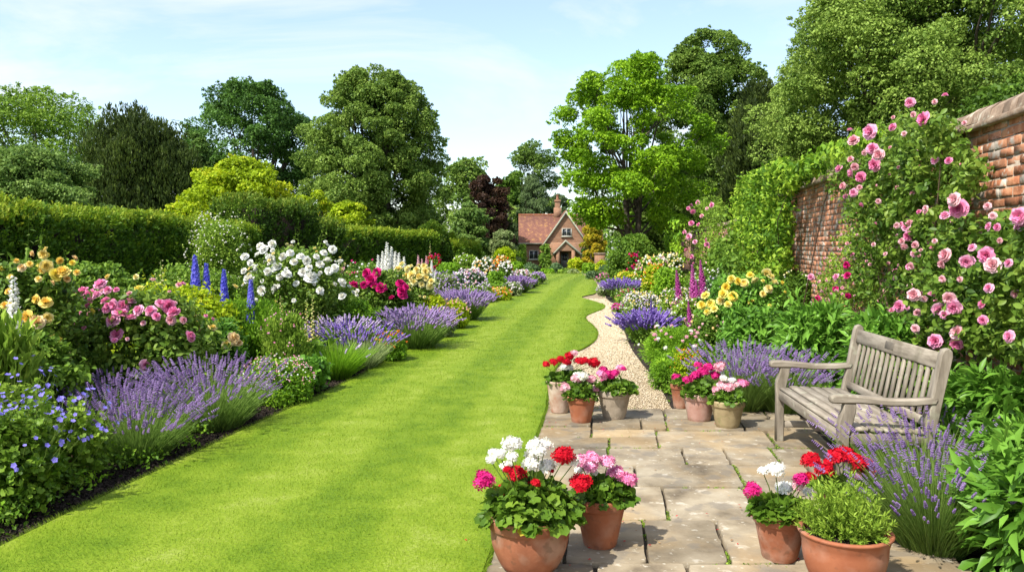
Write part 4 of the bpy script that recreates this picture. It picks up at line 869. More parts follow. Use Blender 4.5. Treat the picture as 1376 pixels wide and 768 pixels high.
climber('climbing_vine', 'dense yellow-green leafy vine hanging over the middle of brick wall', [(985, 372), (982, 330), (990, 268), (1003, 240), (1040, 222), (1080, 226), (1105, 214), (1105, 224), (1080, 242), (1060, 264), (1056, 330), (1060, 375), (1030, 385)], 430, 'vine', .10, .02, .42, 'climbing vine', rc=.22, per=46, foot=(1035, 420), axis='rand', up=.35, tpl=LEAF2, vc=.5, vs=.7)
climber('climbing_vine', 'vine shoots trailing along the top of the wall above exposed bricks', [(1060, 232), (1100, 205), (1165, 178), (1190, 160), (1180, 185), (1125, 218), (1085, 232)], 45, 'vine', .085, -.1, .35, 'climbing vine', rc=.14, per=34, foot=(1075, 400), axis='droop', tpl=LEAF2, vc=.5, stems=0)
PK, PP = 'pink', 'pale_pink'
climber('climbing_rose', 'big pink climbing rose spreading over the wall top beside the bare bricks', [(1112, 240), (1128, 205), (1160, 185), (1205, 168), (1235, 150), (1262, 160), (1288, 185), (1312, 222), (1308, 258), (1280, 280), (1260, 310), (1215, 330), (1180, 330), (1150, 290), (1128, 262)], 230, 'rose', .062, .08, .42, 'climbing rose', rc=.13, per=44, foot=(1245, 470), vc=.6, stems=4,
    blooms=[(1170, 177, 22, PK), (1241, 160, 20, PK), (1223, 138, 14, PK), (1200, 171, 12, PK), (1256, 137, 8, PP), (1147, 189, 16, PP), (1172, 200, 16, PK), (1181, 208, 17, PP), (1176, 221, 19, PK), (1145, 232, 15, PK), (1157, 238, 15, PK), (1149, 224, 12, PP), (1133, 250, 11, PP), (1147, 259, 12, PK), (1142, 175, 8, PK), (1275, 216, 11, PK), (1128, 227, 12, PK), (1270, 128, 8, PK), (1162, 205, 9, PP), (1215, 180, 8, PP), (1296, 165, 7, PP), (1143, 214, 9, PP), (1155, 252, 8, PP)], rnd=[(20, PP, .04), (14, PK, .05)])
climber('climbing_rose', 'pink climbing rose with full blooms over the wall right of the bench', [(1262, 315), (1285, 295), (1320, 310), (1345, 300), (1400, 296), (1420, 300), (1420, 500), (1350, 470), (1300, 480), (1262, 440), (1240, 400), (1250, 340)], 260, 'rose', .062, .10, .55, 'climbing rose', rc=.13, per=44, foot=(1330, 520), vc=.6,
    blooms=[(1288, 280, 26, PK), (1283, 268, 20, PP), (1270, 290, 14, PK), (1326, 343, 23, PK), (1299, 351, 19, PK), (1334, 356, 22, PP), (1271, 343, 20, PP), (1266, 354, 14, PP), (1307, 333, 12, PK), (1370, 290, 24, PK), (1372, 305, 18, PK), (1329, 387, 14, PK), (1276, 400, 18, PP), (1283, 412, 22, PK), (1262, 415, 20, PK), (1287, 447, 21, PP), (1286, 461, 19, PK), (1257, 458, 20, PK), (1321, 430, 14, PK), (1357, 452, 18, PK), (1230, 441, 12, PP), (1228, 396, 18, PP), (1327, 277, 11, PP), (1334, 290, 11, PP), (1329, 304, 12, PK), (1344, 323, 9, PP), (1225, 357, 11, PP), (1290, 375, 9, PP)], rnd=[(24, PP, .04), (16, PK, .05)])
climber('climbing_rose', 'sparser pink climbing rose on the bricks directly behind the bench back', [(1150, 320), (1190, 300), (1240, 300), (1262, 330), (1250, 400), (1262, 450), (1230, 470), (1190, 450), (1180, 410), (1150, 390)], 120, 'rose', .055, .05, .40, 'climbing rose', rc=.11, per=34, foot=(1205, 470), vc=.45, stems=5,
    blooms=[(1209, 411, 17, PK), (1218, 305, 13, PK), (1221, 317, 14, PK), (1230, 329, 11, PP), (1223, 300, 12, PP), (1215, 331, 10, PP), (1222, 358, 10, PK), (1205, 303, 9, PP), (1240, 398, 16, PP), (1233, 420, 11, PP), (1212, 324, 10, PP)], rnd=[(24, PP, .035), (8, PK, .045)])
climber('rambling_rose', 'small-flowered pale pink rambling rose below the exposed bricks of wall', [(1122, 330), (1135, 290), (1160, 310), (1185, 335), (1170, 365), (1180, 410), (1150, 440), (1115, 410), (1098, 395), (1112, 360)], 120, 'lime_green', .04, .03, .32, 'climbing rose', rc=.12, per=40, foot=(1140, 470), vc=.35, tpl=LEAF2, stems=3,
    blooms=[(1138, 356, 11, 'magenta'), (1139, 370, 11, 'magenta'), (1124, 372, 10, PK), (1123, 388, 9, 'magenta'), (1140, 397, 10, 'magenta'), (1099, 401, 9, 'magenta'), (1090, 372, 10, PK)], rnd=[(60, PP, .03)])
# white and pink ramblers beyond the vine
climber('rambling_rose', 'pink rambling rose scrambling up the far wall left of the vine', [(922, 360), (916, 310), (930, 275), (955, 264), (972, 276), (970, 330), (960, 372), (935, 372)], 130, 'lime_green', .10, .1, .7, 'climbing rose', rc=.28, per=34, foot=(950, 400), tpl=LEAF2, vc=.4,
    blooms=[(938, 272, 7, PK), (931, 284, 8, PK), (929, 300, 8, PK), (920, 312, 7, PK), (926, 318, 9, PK), (934, 325, 7, PK), (918, 328, 7, PP), (943, 290, 6, PP), (930, 345, 7, PK), (917, 345, 8, PP), (925, 280, 6, PK), (950, 280, 5, PP), (922, 336, 6, PK), (916, 320, 6, PK)], rnd=[(12, PK, .11)])
climber('ivy_column', 'bright green ivy clothing the far wall right of the clipped round shrub', [(895, 350), (895, 306), (905, 292), (916, 304), (918, 350)], 80, 'bright', .14, .1, 1.4, 'climbing vine', rc=.35, per=40, foot=(905, 385), tpl=LEAF2, axis='droop')
climber('rambling_rose', 'deep green climber with few blooms against wall between foxgloves and vine', [(945, 372), (960, 330), (985, 320), (990, 372)], 80, 'mid', .12, .2, 1.0, 'climbing rose', rc=.25, per=36, foot=(960, 400), tpl=LEAF2)

# ------------------------------------------------------------------ trees
tree('broadleaf_tree', 'pale mid-green broad tree on the skyline at far left', 66, 45, 116, 98, 'mid', ls=.24, bot=4, prof='round', nleaf=42000, ncl=80, sparse=.6, vc=.75, lobes=.1)
tree('broadleaf_tree', 'light green arching tree just above the left end of the hedge', 27, 40, 192, 108, 'willow', ls=.11, bot=1.2, prof='dome', nleaf=60000, ncl=130, rcf=.2, flat=.5, up=.6, vc=.6)
tree('yew_tree', 'dark spreading yew tree behind the left hedge', 42, 190, 152, 86, 'yew', ls=.22, bot=.8, prof='dome', nleaf=60000, ncl=120, rcf=.26, tpl=LONG, axis='up', flat=1.25, vc=.5, up=.2)
tree('oak_tree', 'deep bluish green oak with knobbly crown left of the tall lime', 56, 338, 108, 98, 'oak', ls=.2, bot=3, prof='oval', nleaf=70000, ncl=170, rcf=.17, flat=.7, up=.6, sparse=.6, lobes=.18, vc=.6)
tree('maple_tree', 'golden yellow-green low maple above the clipped hedge block', 31, 318, 205, 90, 'gold', ls=.13, bot=1.4, prof='dome', nleaf=38000, ncl=90, rcf=.22, flat=.5, up=.65, vc=.45)
tree('lime_tree', 'tallest dense green lime tree in the left half of the garden', 48, 503, 90, 95, 'linden', ls=.15, bot=1.4, prof='oval', nleaf=150000, ncl=330, rcf=.14, flat=.75, up=.6, vc=.75, lobes=.10, trunks=2, vs=.5)
tree('broadleaf_tree', 'green tree behind the copper beech, left of the cottage', 112, 628, 212, 48, 'linden', ls=.4, bot=1, prof='round', nleaf=20000, ncl=55, rcf=.28)
tree('copper_beech', 'dark purple copper beech left of the cottage roof', 96, 655, 234, 36, 'copper', ls=.30, bot=1, prof='round', nleaf=20000, ncl=60, rcf=.22, lobes=.25, vc=.6)
tree('broadleaf_tree', 'light green layered small tree left of the cottage under copper beech', 66, 632, 266, 36, 'willow', ls=.24, bot=.3, prof='cone', nleaf=16000, ncl=60, flat=.5, rcf=.3)
tree('broadleaf_tree', 'tall airy tree behind the cottage ridge with sky gaps', 128, 716, 190, 42, 'linden', ls=.34, bot=3, prof='oval', nleaf=26000, ncl=70, rcf=.26, sparse=.7, vc=.45)
tree('broadleaf_tree', 'mid-height green tree between copper beech and the cottage chimney', 120, 686, 228, 30, 'mid', ls=.4, bot=1, prof='round', nleaf=15000, ncl=45, rcf=.28, vc=.6)
tree('conifer', 'grey-green dome shaped conifer directly behind the cottage', 113, 716, 236, 30, 'conifer', ls=.36, bot=.2, prof='dome', nleaf=20000, ncl=60, axis='droop', tpl=LONG, vc=.5)
tree('conifer', 'dark evergreen behind the cottage chimney', 116, 752, 262, 28, 'conifer', ls=.36, bot=.2, prof='dome', nleaf=16000, ncl=50, axis='droop', tpl=LONG, vc=.25)
tree('maple_tree', 'bright yellow-green maple with bare grey stems right of the cottage', 36, 852, 76, 106, 'maple', ls=.13, bot=2.3, prof='oval', nleaf=88000, ncl=140, rcf=.16, flat=.7, up=.6, trunks=2, tr=.17, sparse=.6, vc=.5, lobes=.2, limbs=26)
tree('lime_tree', 'tall deep green lime rising behind the bright maple', 50, 952, 38, 84, 'linden', ls=.17, bot=2, prof='oval', nleaf=110000, ncl=200, rcf=.17, flat=.7, up=.6, vc=.55, lobes=.18)
tree('lime_tree', 'huge lime tree towering over the right-hand wall', 27, 1245, -95, 205, 'linden', ls=.105, bot=3.0, prof='oval', nleaf=300000, ncl=360, rcf=.14, flat=.66, up=.6, vc=.72, lobes=.12, vs=.45, tr=.4)
tree('yew_tree', 'dark yew filling the gap between the two right limes', 40, 1022, 112, 62, 'yew', ls=.22, bot=.5, prof='dome', nleaf=36000, ncl=90, tpl=LONG, axis='up', flat=1.2, vc=.4)
tree('yew_tree', 'low dark yew hanging behind the vine topped wall', 30, 1085, 165, 70, 'yew', ls=.18, bot=.3, prof='dome', nleaf=30000, ncl=80, tpl=LONG, axis='droop', vc=.45)
tree('broadleaf_tree', 'shadowy green tree behind the wall at right edge', 21, 1395, 90, 130, 'mid', ls=.14, bot=1.0, prof='round', nleaf=36000, ncl=90, vc=.35)
tree('broadleaf_tree', 'yellow and orange tinted small tree at right of the cottage', 66, 797, 296, 18, 'autumn', ls=.2, bot=.4, prof='round', nleaf=8000, ncl=36, rcf=.3)
tree('ivy_mass', 'dark evergreen ivy bush against the right side of the cottage', 90, 797, 288, 16, 'oak', ls=.3, bot=0, prof='dome', nleaf=9000, ncl=36, cat='shrub', vc=.25)
tree('holly_tree', 'dark green tree closing the view beneath the right maple', 55, 905, 215, 74, 'dark', ls=.25, bot=.3, prof='dome', nleaf=26000, ncl=80, vc=.5)
tree('holly_tree', 'dark rounded evergreen under the golden shrubs beyond the hedge', 62, 560, 268, 44, 'dark', ls=.26, bot=.1, prof='dome', nleaf=16000, ncl=60, vc=.45)
tree('golden_shrub', 'taller rounded golden shrub behind the second hedge', 41, 432, 251, 24, 'gold', ls=.14, bot=.4, prof='round', nleaf=11000, ncl=40, rcf=.28, cat='shrub', vc=.4)
tree('golden_shrub', 'wide feathery golden shrub left of the tall lime trunk', 38, 470, 264, 44, 'gold', ls=.14, bot=.3, prof='dome', nleaf=18000, ncl=60, cat='shrub', flat=.55, vc=.4)
tree('broadleaf_tree', 'small green tree wedged between oak and yew', 50, 262, 178, 34, 'willow', ls=.2, bot=.5, prof='dome', nleaf=14000, ncl=50, vc=.3)
tree('cream_shrub', 'cream flowering shrub beside the cottage left wall', 64, 676, 306, 22, 'silver', ls=.2, bot=.1, prof='dome', nleaf=8000, ncl=36, cat='shrub', vc=.4)
# distant wood closing the horizon
rg = rng_of('wood'); M = MB(); n = 300; X = np.linspace(-190, 190, n) + rg.normal(0, 1.5, n); Y = 165 + rg.normal(0, 7, n); hh = 7 + 3 * np.sin(X * .06) + 2.2 * np.sin(X * .19 + 2) + rg.random(n) * 2.5; z = gzv(Y) + hh * .55
cloud(M, np.stack([X, Y, z], 1), hh * .55, 240, .75, LEAF2, rg, flat=1.0, vc=.5, vs=.5, bias=.2); cloud(M, np.stack([X, Y + 4, z * .5 - 1], 1), hh * .5, 80, 1.0, LEAF2, rg, vc=.3)
tag(M.build('distant_woodland', LM['mid']), 'far-off green wood closing the horizon behind the garden', 'woodland', kind='stuff')

# ------------------------------------------------------------------ hedges and clipped shapes
HG = None
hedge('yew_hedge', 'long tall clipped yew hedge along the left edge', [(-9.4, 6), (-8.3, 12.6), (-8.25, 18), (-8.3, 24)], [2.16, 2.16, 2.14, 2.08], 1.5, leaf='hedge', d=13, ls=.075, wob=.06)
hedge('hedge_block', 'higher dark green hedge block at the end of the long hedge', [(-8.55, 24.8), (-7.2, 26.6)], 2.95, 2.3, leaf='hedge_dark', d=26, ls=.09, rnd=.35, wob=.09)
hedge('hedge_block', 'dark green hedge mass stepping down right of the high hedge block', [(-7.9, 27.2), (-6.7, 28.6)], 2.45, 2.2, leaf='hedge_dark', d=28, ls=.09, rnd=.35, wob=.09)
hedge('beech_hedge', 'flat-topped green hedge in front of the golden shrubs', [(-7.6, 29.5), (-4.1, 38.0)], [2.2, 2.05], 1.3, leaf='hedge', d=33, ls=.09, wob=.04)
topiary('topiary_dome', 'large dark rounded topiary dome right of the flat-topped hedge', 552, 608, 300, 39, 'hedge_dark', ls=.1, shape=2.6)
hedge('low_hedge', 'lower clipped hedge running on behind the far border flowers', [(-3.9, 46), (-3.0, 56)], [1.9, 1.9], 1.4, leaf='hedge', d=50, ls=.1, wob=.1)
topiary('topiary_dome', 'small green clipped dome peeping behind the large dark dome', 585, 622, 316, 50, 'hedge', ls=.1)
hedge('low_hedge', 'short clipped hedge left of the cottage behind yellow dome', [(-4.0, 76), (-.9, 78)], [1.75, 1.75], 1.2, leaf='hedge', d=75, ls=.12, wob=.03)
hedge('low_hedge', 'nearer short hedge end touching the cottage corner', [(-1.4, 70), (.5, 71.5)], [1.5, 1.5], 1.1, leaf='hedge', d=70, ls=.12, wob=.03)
topiary('topiary_dome', 'bright yellow-green low topiary dome near the cottage', 660, 695, 334, 44, 'gold', ls=.1, vt=.2)
bush('round_shrub', 'big clipped rounded evergreen shrub under the bright maple', 'shrub', 813, 888, 313, 33, 'mid', ls=.09, rc=.28, cover=3, cap=22000, vc=.6, up=.5)

# ------------------------------------------------------------------ low greenery between the plants
def cover_plants(name, label, n, y0, y1, fa, fb, leaf, seed, hh=.14):
    rg = rng_of(seed); y = y0 * (y1 / y0) ** rg.random(n); a, b = fa(y), fb(y); x = a + (b - a) * rg.random(n) ** .8; r = (.09 + .09 * rg.random(n)) * np.clip(y / 9, 1, 2.2)
    C_ = np.stack([x, y, gzv(y) + hh * (.3 + .8 * rg.random(n)) * np.clip(y / 9, 1, 1.8)], 1); M = MB()
    for lo, hi in ((0, 8), (8, 14), (14, 24), (24, 60)):
        k = (y >= lo) & (y < hi)
        if k.any(): cloud(M, C_[k], r[k], 46, max(.035, (lo + hi) / 2 * .0034), LEAF2, rg, vc=.45, vs=.5, up=.5, fill=.3)
    return tag(M.build(name, LM[leaf]), label, 'ground cover', kind='stuff')
cover_plants('ground_cover', 'low mid-green foliage filling the left border between plants', 1500, 3.9, 50, lambda y: fL(y) - .14, lambda y: fL(y) - .14 - np.clip(y * .35, 1.5, 5.5), 'mid', 'gc1')
cover_plants('ground_cover', 'low bright green foliage along the left border', 900, 3.9, 50, lambda y: fL(y) - .12, lambda y: fL(y) - .12 - np.clip(y * .3, 1.2, 5), 'bright', 'gc2', .1)
cover_plants('ground_cover', 'low green foliage filling the right border beyond the bench', 1300, 8.0, 55, lambda y: fB(y) + .10, lambda y: WALLX(y, .25), 'mid', 'gc3')
cover_plants('ground_cover', 'low leaves under the large-leaved plants at lower right', 260, 3.2, 8.2, lambda y: .122 * y + 1.95 + .3 * (y < 6.6) * (y > 4.8), lambda y: WALLX(y, .15), 'bright', 'gc4', .12)
rg = rng_of('petals'); k = 46; pc = at(760, 600, 4.3); q = np.concatenate([np.stack([rg.normal(at(770, 600, 4.1)[0], .25, 16), rg.normal(4.25, .3, 16)], 1), np.stack([rg.normal(at(1060, 600, 4.1)[0], .22, 14), rg.normal(4.3, .3, 14)], 1), np.stack([rg.normal(at(860, 600, 7)[0], .6, 16), rg.normal(6.9, .3, 16)], 1)])
M = MB(); M.scatter(LEAF2, np.stack([q[:, 0], q[:, 1], .041 + 0 * q[:, 0]], 1), nrm(unit(rg, k) * [1, 1, .05]), nrm(UP + rg.normal(0, .12, (k, 3))), .014 + .008 * rg.random(k), rg.random(k)); tag(M.build('fallen_petals', FM['red']), 'scatter of fallen red petals on the paving round the pots', 'petals', kind='stuff')
M = MB(); k = 60; yy = 3.6 + 4 * rg.random(k); xx = .122 * yy - .55 + 2.2 * rg.random(k); M.scatter(LEAF2, np.stack([xx, yy, .042 + 0 * xx], 1), nrm(unit(rg, k) * [1, 1, .1]), nrm(UP + rg.normal(0, .25, (k, 3))), .010 + .016 * rg.random(k), rg.random(k)); tag(M.build('leaf_litter', FM['brown']), 'small dry brown leaves lying on the paving', 'leaf litter', kind='stuff')

# ------------------------------------------------------------------ left border
G1 = 'plants of the left flower border'
Y, W_, B_ = 'yellow', 'white', 'cream'
bush('cranesbill', 'violet-blue cranesbill at the front left corner of border', 'geranium plant', -70, 95, 555, 4.75, 'geranium', ls=.045, tpl=ROUND, group=G1, cap=7000, bname='flower', flowers=[('simple_', ['cranesbill'], 95, .034, True, .4)], sprays=50, cover=1.7, loose=.5, vc=.7)
bush('cranesbill', 'second violet-blue cranesbill leaning against the nearest lavender', 'geranium plant', 30, 152, 548, 5.35, 'lime_green', ls=.05, tpl=ROUND, group=G1, cap=4500, bname='flower', flowers=[('simple_', ['cranesbill'], 98, .034, True, .45)], sprays=30, cover=1.4, loose=.3)
bush('cranesbill', 'violet-blue cranesbill behind the front corner one at left edge', 'geranium plant', -60, 80, 515, 5.7, 'lime_green', ls=.05, tpl=ROUND, group=G1, cap=3500, bname='flower', flowers=[('simple_', ['cranesbill'], 90, .036, True, .5)], sprays=20, cover=1.4)
lavender('lavender', 'nearest purple lavender on left beside the cranesbill', 108, 258, 518, 6.0, G1, nb=1700, ns=380, parts=100, ry=.42)
lavender('lavender', 'full purple lavender, second along the left lawn edge', 205, 358, 478, 7.0, G1, nb=1800, ns=420, parts=100, ry=.5)
lavender('lavender', 'purple lavender rising behind the nearest one under pink roses', 90, 215, 498, 6.8, G1, nb=1200, ns=260, parts=90, ry=.35)
bush('sedum_mound', 'green mound dotted with tiny pale pink flowers after the second lavender', 'flower mound', 318, 425, 480, 8.1, 'bright', ls=.035, group=G1, flowers=[(PUFF, [PP, PP, W_], 260, .022, False, .45)], tpl=LEAF2, vc=.45)
bush('lady_mantle', 'broad-leaved green clump at lawn edge beyond the pale pink mound', 'leafy plant', 378, 446, 480, 8.6, 'peony', ls=.07, tpl=ROUND, group=G1, cover=3)
lavender('feather_grass', 'upright fresh green feathery clump without flowers at left lawn edge', 416, 484, 455, 9.6, G1, nb=1500, ns=10, parts=0, leaf='bright', low=.9, cat='leafy plant', col='lilac')
lavender('catmint', 'airy lilac catmint spilling forward beyond the feathery green clump', 430, 528, 432, 10.4, G1, nb=900, ns=150, parts=0, leaf='silver', cat='catmint', col='violet')
bush('marigold', 'green mound with orange flowers before the long dark lavender', 'flower mound', 500, 550, 446, 11.0, 'bright', ls=.04, group=G1, flowers=[(PUFF, ['orange'], 60, .04, False, .5)])
lavender('lavender', 'large rounded lavender halfway along the left lawn edge', 512, 602, 410, 12.4, G1, nb=1600, ns=420, parts=0, spl=.06, low=.7)
bush('mixed_mound', 'mound of pale pink and lilac flowers beside the halfway lavender', 'flower mound', 568, 616, 414, 13.9, 'silver', ls=.045, group=G1, flowers=[(PUFF, ['lilac', PP, 'lavender'], 200, .04, False, .35)])
bush('mixed_mound', 'yellow-green mound with pink flecks before the last near lavender', 'flower mound', 585, 634, 402, 15.3, 'gold', ls=.05, group=G1, flowers=[(PUFF, [PP, 'peach'], 70, .045, False, .5)])
lavender('lavender', 'rounded lavender at the bulging corner of the near left border', 602, 650, 390, 17.0, G1, nb=1200, ns=420, parts=0, spl=.07, low=.75)
lavender('lavender', 'small lavender tucked behind the corner lavender', 588, 625, 390, 18.0, G1, nb=700, ns=240, parts=0, spl=.07, low=.75)
# second tier
yb = [(58, 342, 12), (100, 347, 9), (62, 357, 16), (75, 369, 18), (85, 366, 18), (103, 366, 9), (30, 360, 12), (44, 340, 8), (22, 351, 8), (97, 353, 8), (50, 402, 13), (62, 407, 17), (38, 426, 19), (50, 433, 20), (64, 427, 14), (73, 458, 18), (88, 478, 14), (12, 392, 10), (70, 380, 8), (90, 375, 9), (62, 335, 8), (52, 375, 9), (1, 362, 10), (80, 350, 10), (40, 355, 9)]
bush('yellow_rose', 'tall apricot-yellow rose bush at the left edge', 'rose bush', -40, 118, 338, 7.2, 'rose', ls=.06, group=G1, blooms=[(a, b, c, Y if (a + b) % 3 else ('lemon' if a % 2 else 'peach')) for a, b, c in yb], flowers=[('rose_', ['yellow', 'lemon'], 16, .055, True, .6)], bsize=.08, cover=2.0, cap=9000, loose=.3, sprays=26, ry=.6)
bush('leafy_mass', 'dense green leaves beneath the yellow rose at left edge', 'leafy plant', -60, 120, 440, 6.5, 'mid', ls=.06, group=G1, cover=2.4, vc=.6, ry=.45)
bush('bellflower', 'tall pale green stems with broad leaves at extreme left edge', 'leafy plant', -60, 45, 425, 5.9, 'lime_green', ls=.12, tpl=LONG, axis='up', group=G1, ry=.3)
spires('white_foxglove', 'white foxglove spire before the yellow rose at left edge', 'foxglove', [(18, 372, 14)], 6.3, 'spire_white', group=G1)
pb_ = [(135, 382, 16), (122, 397, 17), (112, 393, 16), (103, 399, 14), (142, 404, 12), (153, 410, 14), (165, 412, 17), (162, 421, 18), (152, 431, 17), (157, 450, 16), (187, 417, 14), (203, 418, 14), (226, 411, 17), (234, 420, 16), (215, 408, 12), (195, 490, 14), (255, 452, 15), (144, 415, 12), (175, 405, 12), (230, 430, 12), (120, 410, 11), (176, 427, 12), (131, 397, 12), (145, 390, 11), (210, 425, 10), (246, 430, 9)]
bush('pink_rose', 'large rose bush with full pink blooms left of the lavenders', 'rose bush', 88, 300, 388, 8.0, 'rose', ls=.07, group=G1, blooms=[(a, b, c + 1, PK if (a * 7 + b) % 4 else PP) for a, b, c in pb_], flowers=[('rose_', [PP, PK], 26, .045, True, .6)], cover=2.2, cap=12000, loose=.2, sprays=22, vc=.6, ry=.75)
bush('gold_leaf_shrub', 'yellow-green leafy shrub between pink rose and blue delphiniums', 'shrub', 150, 325, 382, 9.7, 'gold', ls=.07, group=G1, cover=2, vc=.35, sprays=20, blooms=[(187, 389, 13, 'lemon'), (205, 377, 9, PP), (145, 372, 8, Y), (183, 372, 8, B_), (240, 383, 8, PP), (222, 396, 7, B_), (316, 385, 8, B_)])
bush('peach_rose', 'low peach-cream rose with glossy leaves right of the pink rose', 'rose bush', 238, 335, 425, 8.7, 'peony', ls=.085, tpl=LONG, group=G1, blooms=[(265, 430, 15, 'peach'), (285, 440, 12, B_), (313, 455, 18, 'peach'), (305, 463, 14, B_), (262, 434, 11, Y), (321, 461, 10, 'peach'), (268, 441, 10, 'peach')], cover=2.4)
for k, (a, b, f, dd) in enumerate([(262, 343, 263, 10.9), (277, 354, 278, 10.7), (301, 362, 300, 10.8), (337, 376, 336, 10.6)]):
    spires('delphinium', ['deep blue delphinium, leftmost and tallest of the blue spires', 'deep blue delphinium second from left beside the tallest one', 'deep blue delphinium leaning before the white flowering shrub', 'short pale blue delphinium in front of the white rose bush'][k], 'delphinium', [(a, b, f)], dd - .3, 'spire_blue', group='blue delphiniums', tall=1.3)
spires('cream_spires', 'slender pale pink and cream spires behind the pink rose', 'flower spire', [(217, 350, 218), (209, 368, 210), (240, 372, 240)], 9.9, 'spire_cream', group=G1)
bush('fine_leaf_mound', 'rounded fine-leaved green mound between peach and white roses', 'leafy plant', 268, 405, 402, 10.2, 'bright', ls=.06, tpl=LONG, axis='up', group=G1, cover=2.2, vc=.35, ry=.6)
bush('loose_perennial', 'loose yellowish stems with seed heads beside the fine-leaved mound', 'leafy plant', 345, 420, 420, 9.3, 'lime_green', ls=.05, tpl=LONG, axis='up', group=G1, flowers=[(PUFF, [PP, 'pink'], 30, .03, False, .5)], cover=1.4, sprays=20)
spires('cream_spires', 'cream mullein-like spires in front of the white rose bush', 'flower spire', [(377, 398, 380), (412, 402, 411), (420, 396, 418), (395, 415, 396), (428, 420, 426), (365, 410, 368)], 9.9, 'spire_cream', group=G1)
wb = [(355, 335, 12), (366, 328, 10), (350, 331, 10), (329, 345, 10), (337, 353, 9), (363, 348, 12), (372, 358, 12), (385, 369, 13), (418, 374, 18), (371, 388, 13), (335, 375, 14), (352, 390, 12), (407, 366, 11), (412, 350, 11), (430, 355, 10), (440, 350, 10), (447, 335, 10), (459, 380, 12), (430, 390, 9), (395, 352, 10), (404, 345, 10), (425, 345, 8), (390, 340, 9), (347, 342, 9), (360, 365, 10), (398, 381, 8), (442, 364, 10), (328, 364, 8), (345, 360, 9), (380, 345, 9), (450, 360, 10), (460, 398, 10), (435, 340, 9), (342, 404, 8), (376, 372, 9), (415, 360, 9)]
bush('white_rose', 'big white rose bush in the middle of the left border', 'rose bush', 322, 482, 328, 12.2, 'rose', ls=.06, group=G1, blooms=[(a, b, c * 1.1, W_) for a, b, c in wb], flowers=[('rose_', [W_, W_, B_], 60, .055, True, .45)], cover=2.0, cap=12000, sprays=30, vc=.55, ry=.9)
bush('green_shrub', 'bushy mid-green shrub below and right of the white rose', 'shrub', 438, 520, 402, 12.3, 'bright', ls=.05, group=G1, vc=.3, cover=2.6)
lavender('catmint', 'blue and lilac catmint below the white rose bush', 425, 500, 425, 11.4, G1, nb=700, ns=190, parts=0, leaf='blue_green', cat='catmint', col='lilac')
spires('violet_sage', 'violet sage spikes in front of the bushy mid-green shrub', 'sage', [(440, 427, 441), (452, 430, 452), (466, 424, 465), (476, 430, 476), (485, 425, 484), (494, 432, 494), (459, 436, 459)], 11.2, 'spire_violet', group=G1)
mb = [(493, 367, 11), (507, 366, 11), (499, 376, 14), (512, 387, 14), (475, 383, 11), (538, 381, 11), (540, 391, 11), (541, 397, 12), (503, 384, 9), (526, 400, 7), (489, 383, 9), (545, 386, 8)]
bush('magenta_rose', 'rose bush with magenta blooms right of the white rose', 'rose bush', 466, 562, 362, 13.6, 'rose', ls=.06, group=G1, blooms=[(a, b, c * 1.15, 'magenta') for a, b, c in mb] + [(460, 363, 10, PP), (458, 352, 8, W_), (480, 392, 8, W_)], cover=2.3, vc=.5, sprays=12)
cb_ = [(535, 362, 10), (548, 361, 9), (553, 369, 10), (563, 372, 10), (571, 365, 10), (572, 374, 9), (566, 382, 9), (577, 384, 10), (556, 379, 9), (545, 371, 9), (527, 369, 8), (580, 378, 8), (560, 362, 8), (540, 355, 8), (550, 385, 8), (570, 358, 8)]
bush('cream_rose', 'pale yellow rose bush beyond the magenta rose', 'rose bush', 518, 590, 358, 15.2, 'rose', ls=.06, group=G1, blooms=[(a, b, c * 1.1, B_) for a, b, c in cb_], flowers=[('rose_', [B_], 34, .06, True, .45)], cover=2.2, vc=.7)
bush('gold_leaf_shrub', 'low yellow-green mound under the pale yellow rose', 'leafy plant', 562, 604, 395, 15.0, 'gold', ls=.06, group=G1, cover=2.2)
spires('white_foxglove', 'cluster of white foxgloves behind the magenta and cream roses', 'foxglove', [(520, 326, 519), (526, 332, 526), (508, 343, 509), (536, 340, 536), (543, 345, 543), (514, 338, 514), (531, 338, 531)], 17, 'spire_white', group=G1)
bush('white_flowering_shrub', 'loose shrub with tiny white blossom against the tall hedge', 'shrub', 245, 342, 289, 16.5, 'lime_green', ls=.055, group=G1, loose=.6, cover=.75, sprays=60, vc=.45, flowers=[(PUFF, [W_], 200, .045, False, .3)], ry=.6)
bush('green_shrub', 'dark filler shrub behind the gold shrub below the hedge', 'shrub', 60, 200, 350, 10.8, 'mid', ls=.07, group=G1, vc=.5)
bush('green_shrub', 'leafy green shrub behind the delphiniums at hedge foot', 'shrub', 185, 345, 355, 13.2, 'mid', ls=.07, group=G1, vc=.6)
bush('green_shrub', 'green shrub behind white rose at foot of the hedge block', 'shrub', 330, 480, 350, 16.5, 'mid', ls=.08, group=G1, vc=.4)
bush('green_shrub', 'low dark green shrub between white rose and mid border catmint', 'shrub', 395, 470, 395, 12.9, 'mid', ls=.06, group=G1)
bush('rose_shrub', 'green shrub with red and white dots right of the white foxgloves', 'shrub', 440, 560, 352, 19, 'mid', ls=.08, group=G1, vc=.5, flowers=[(PUFF, [W_, 'magenta'], 50, .07, False, .5)])

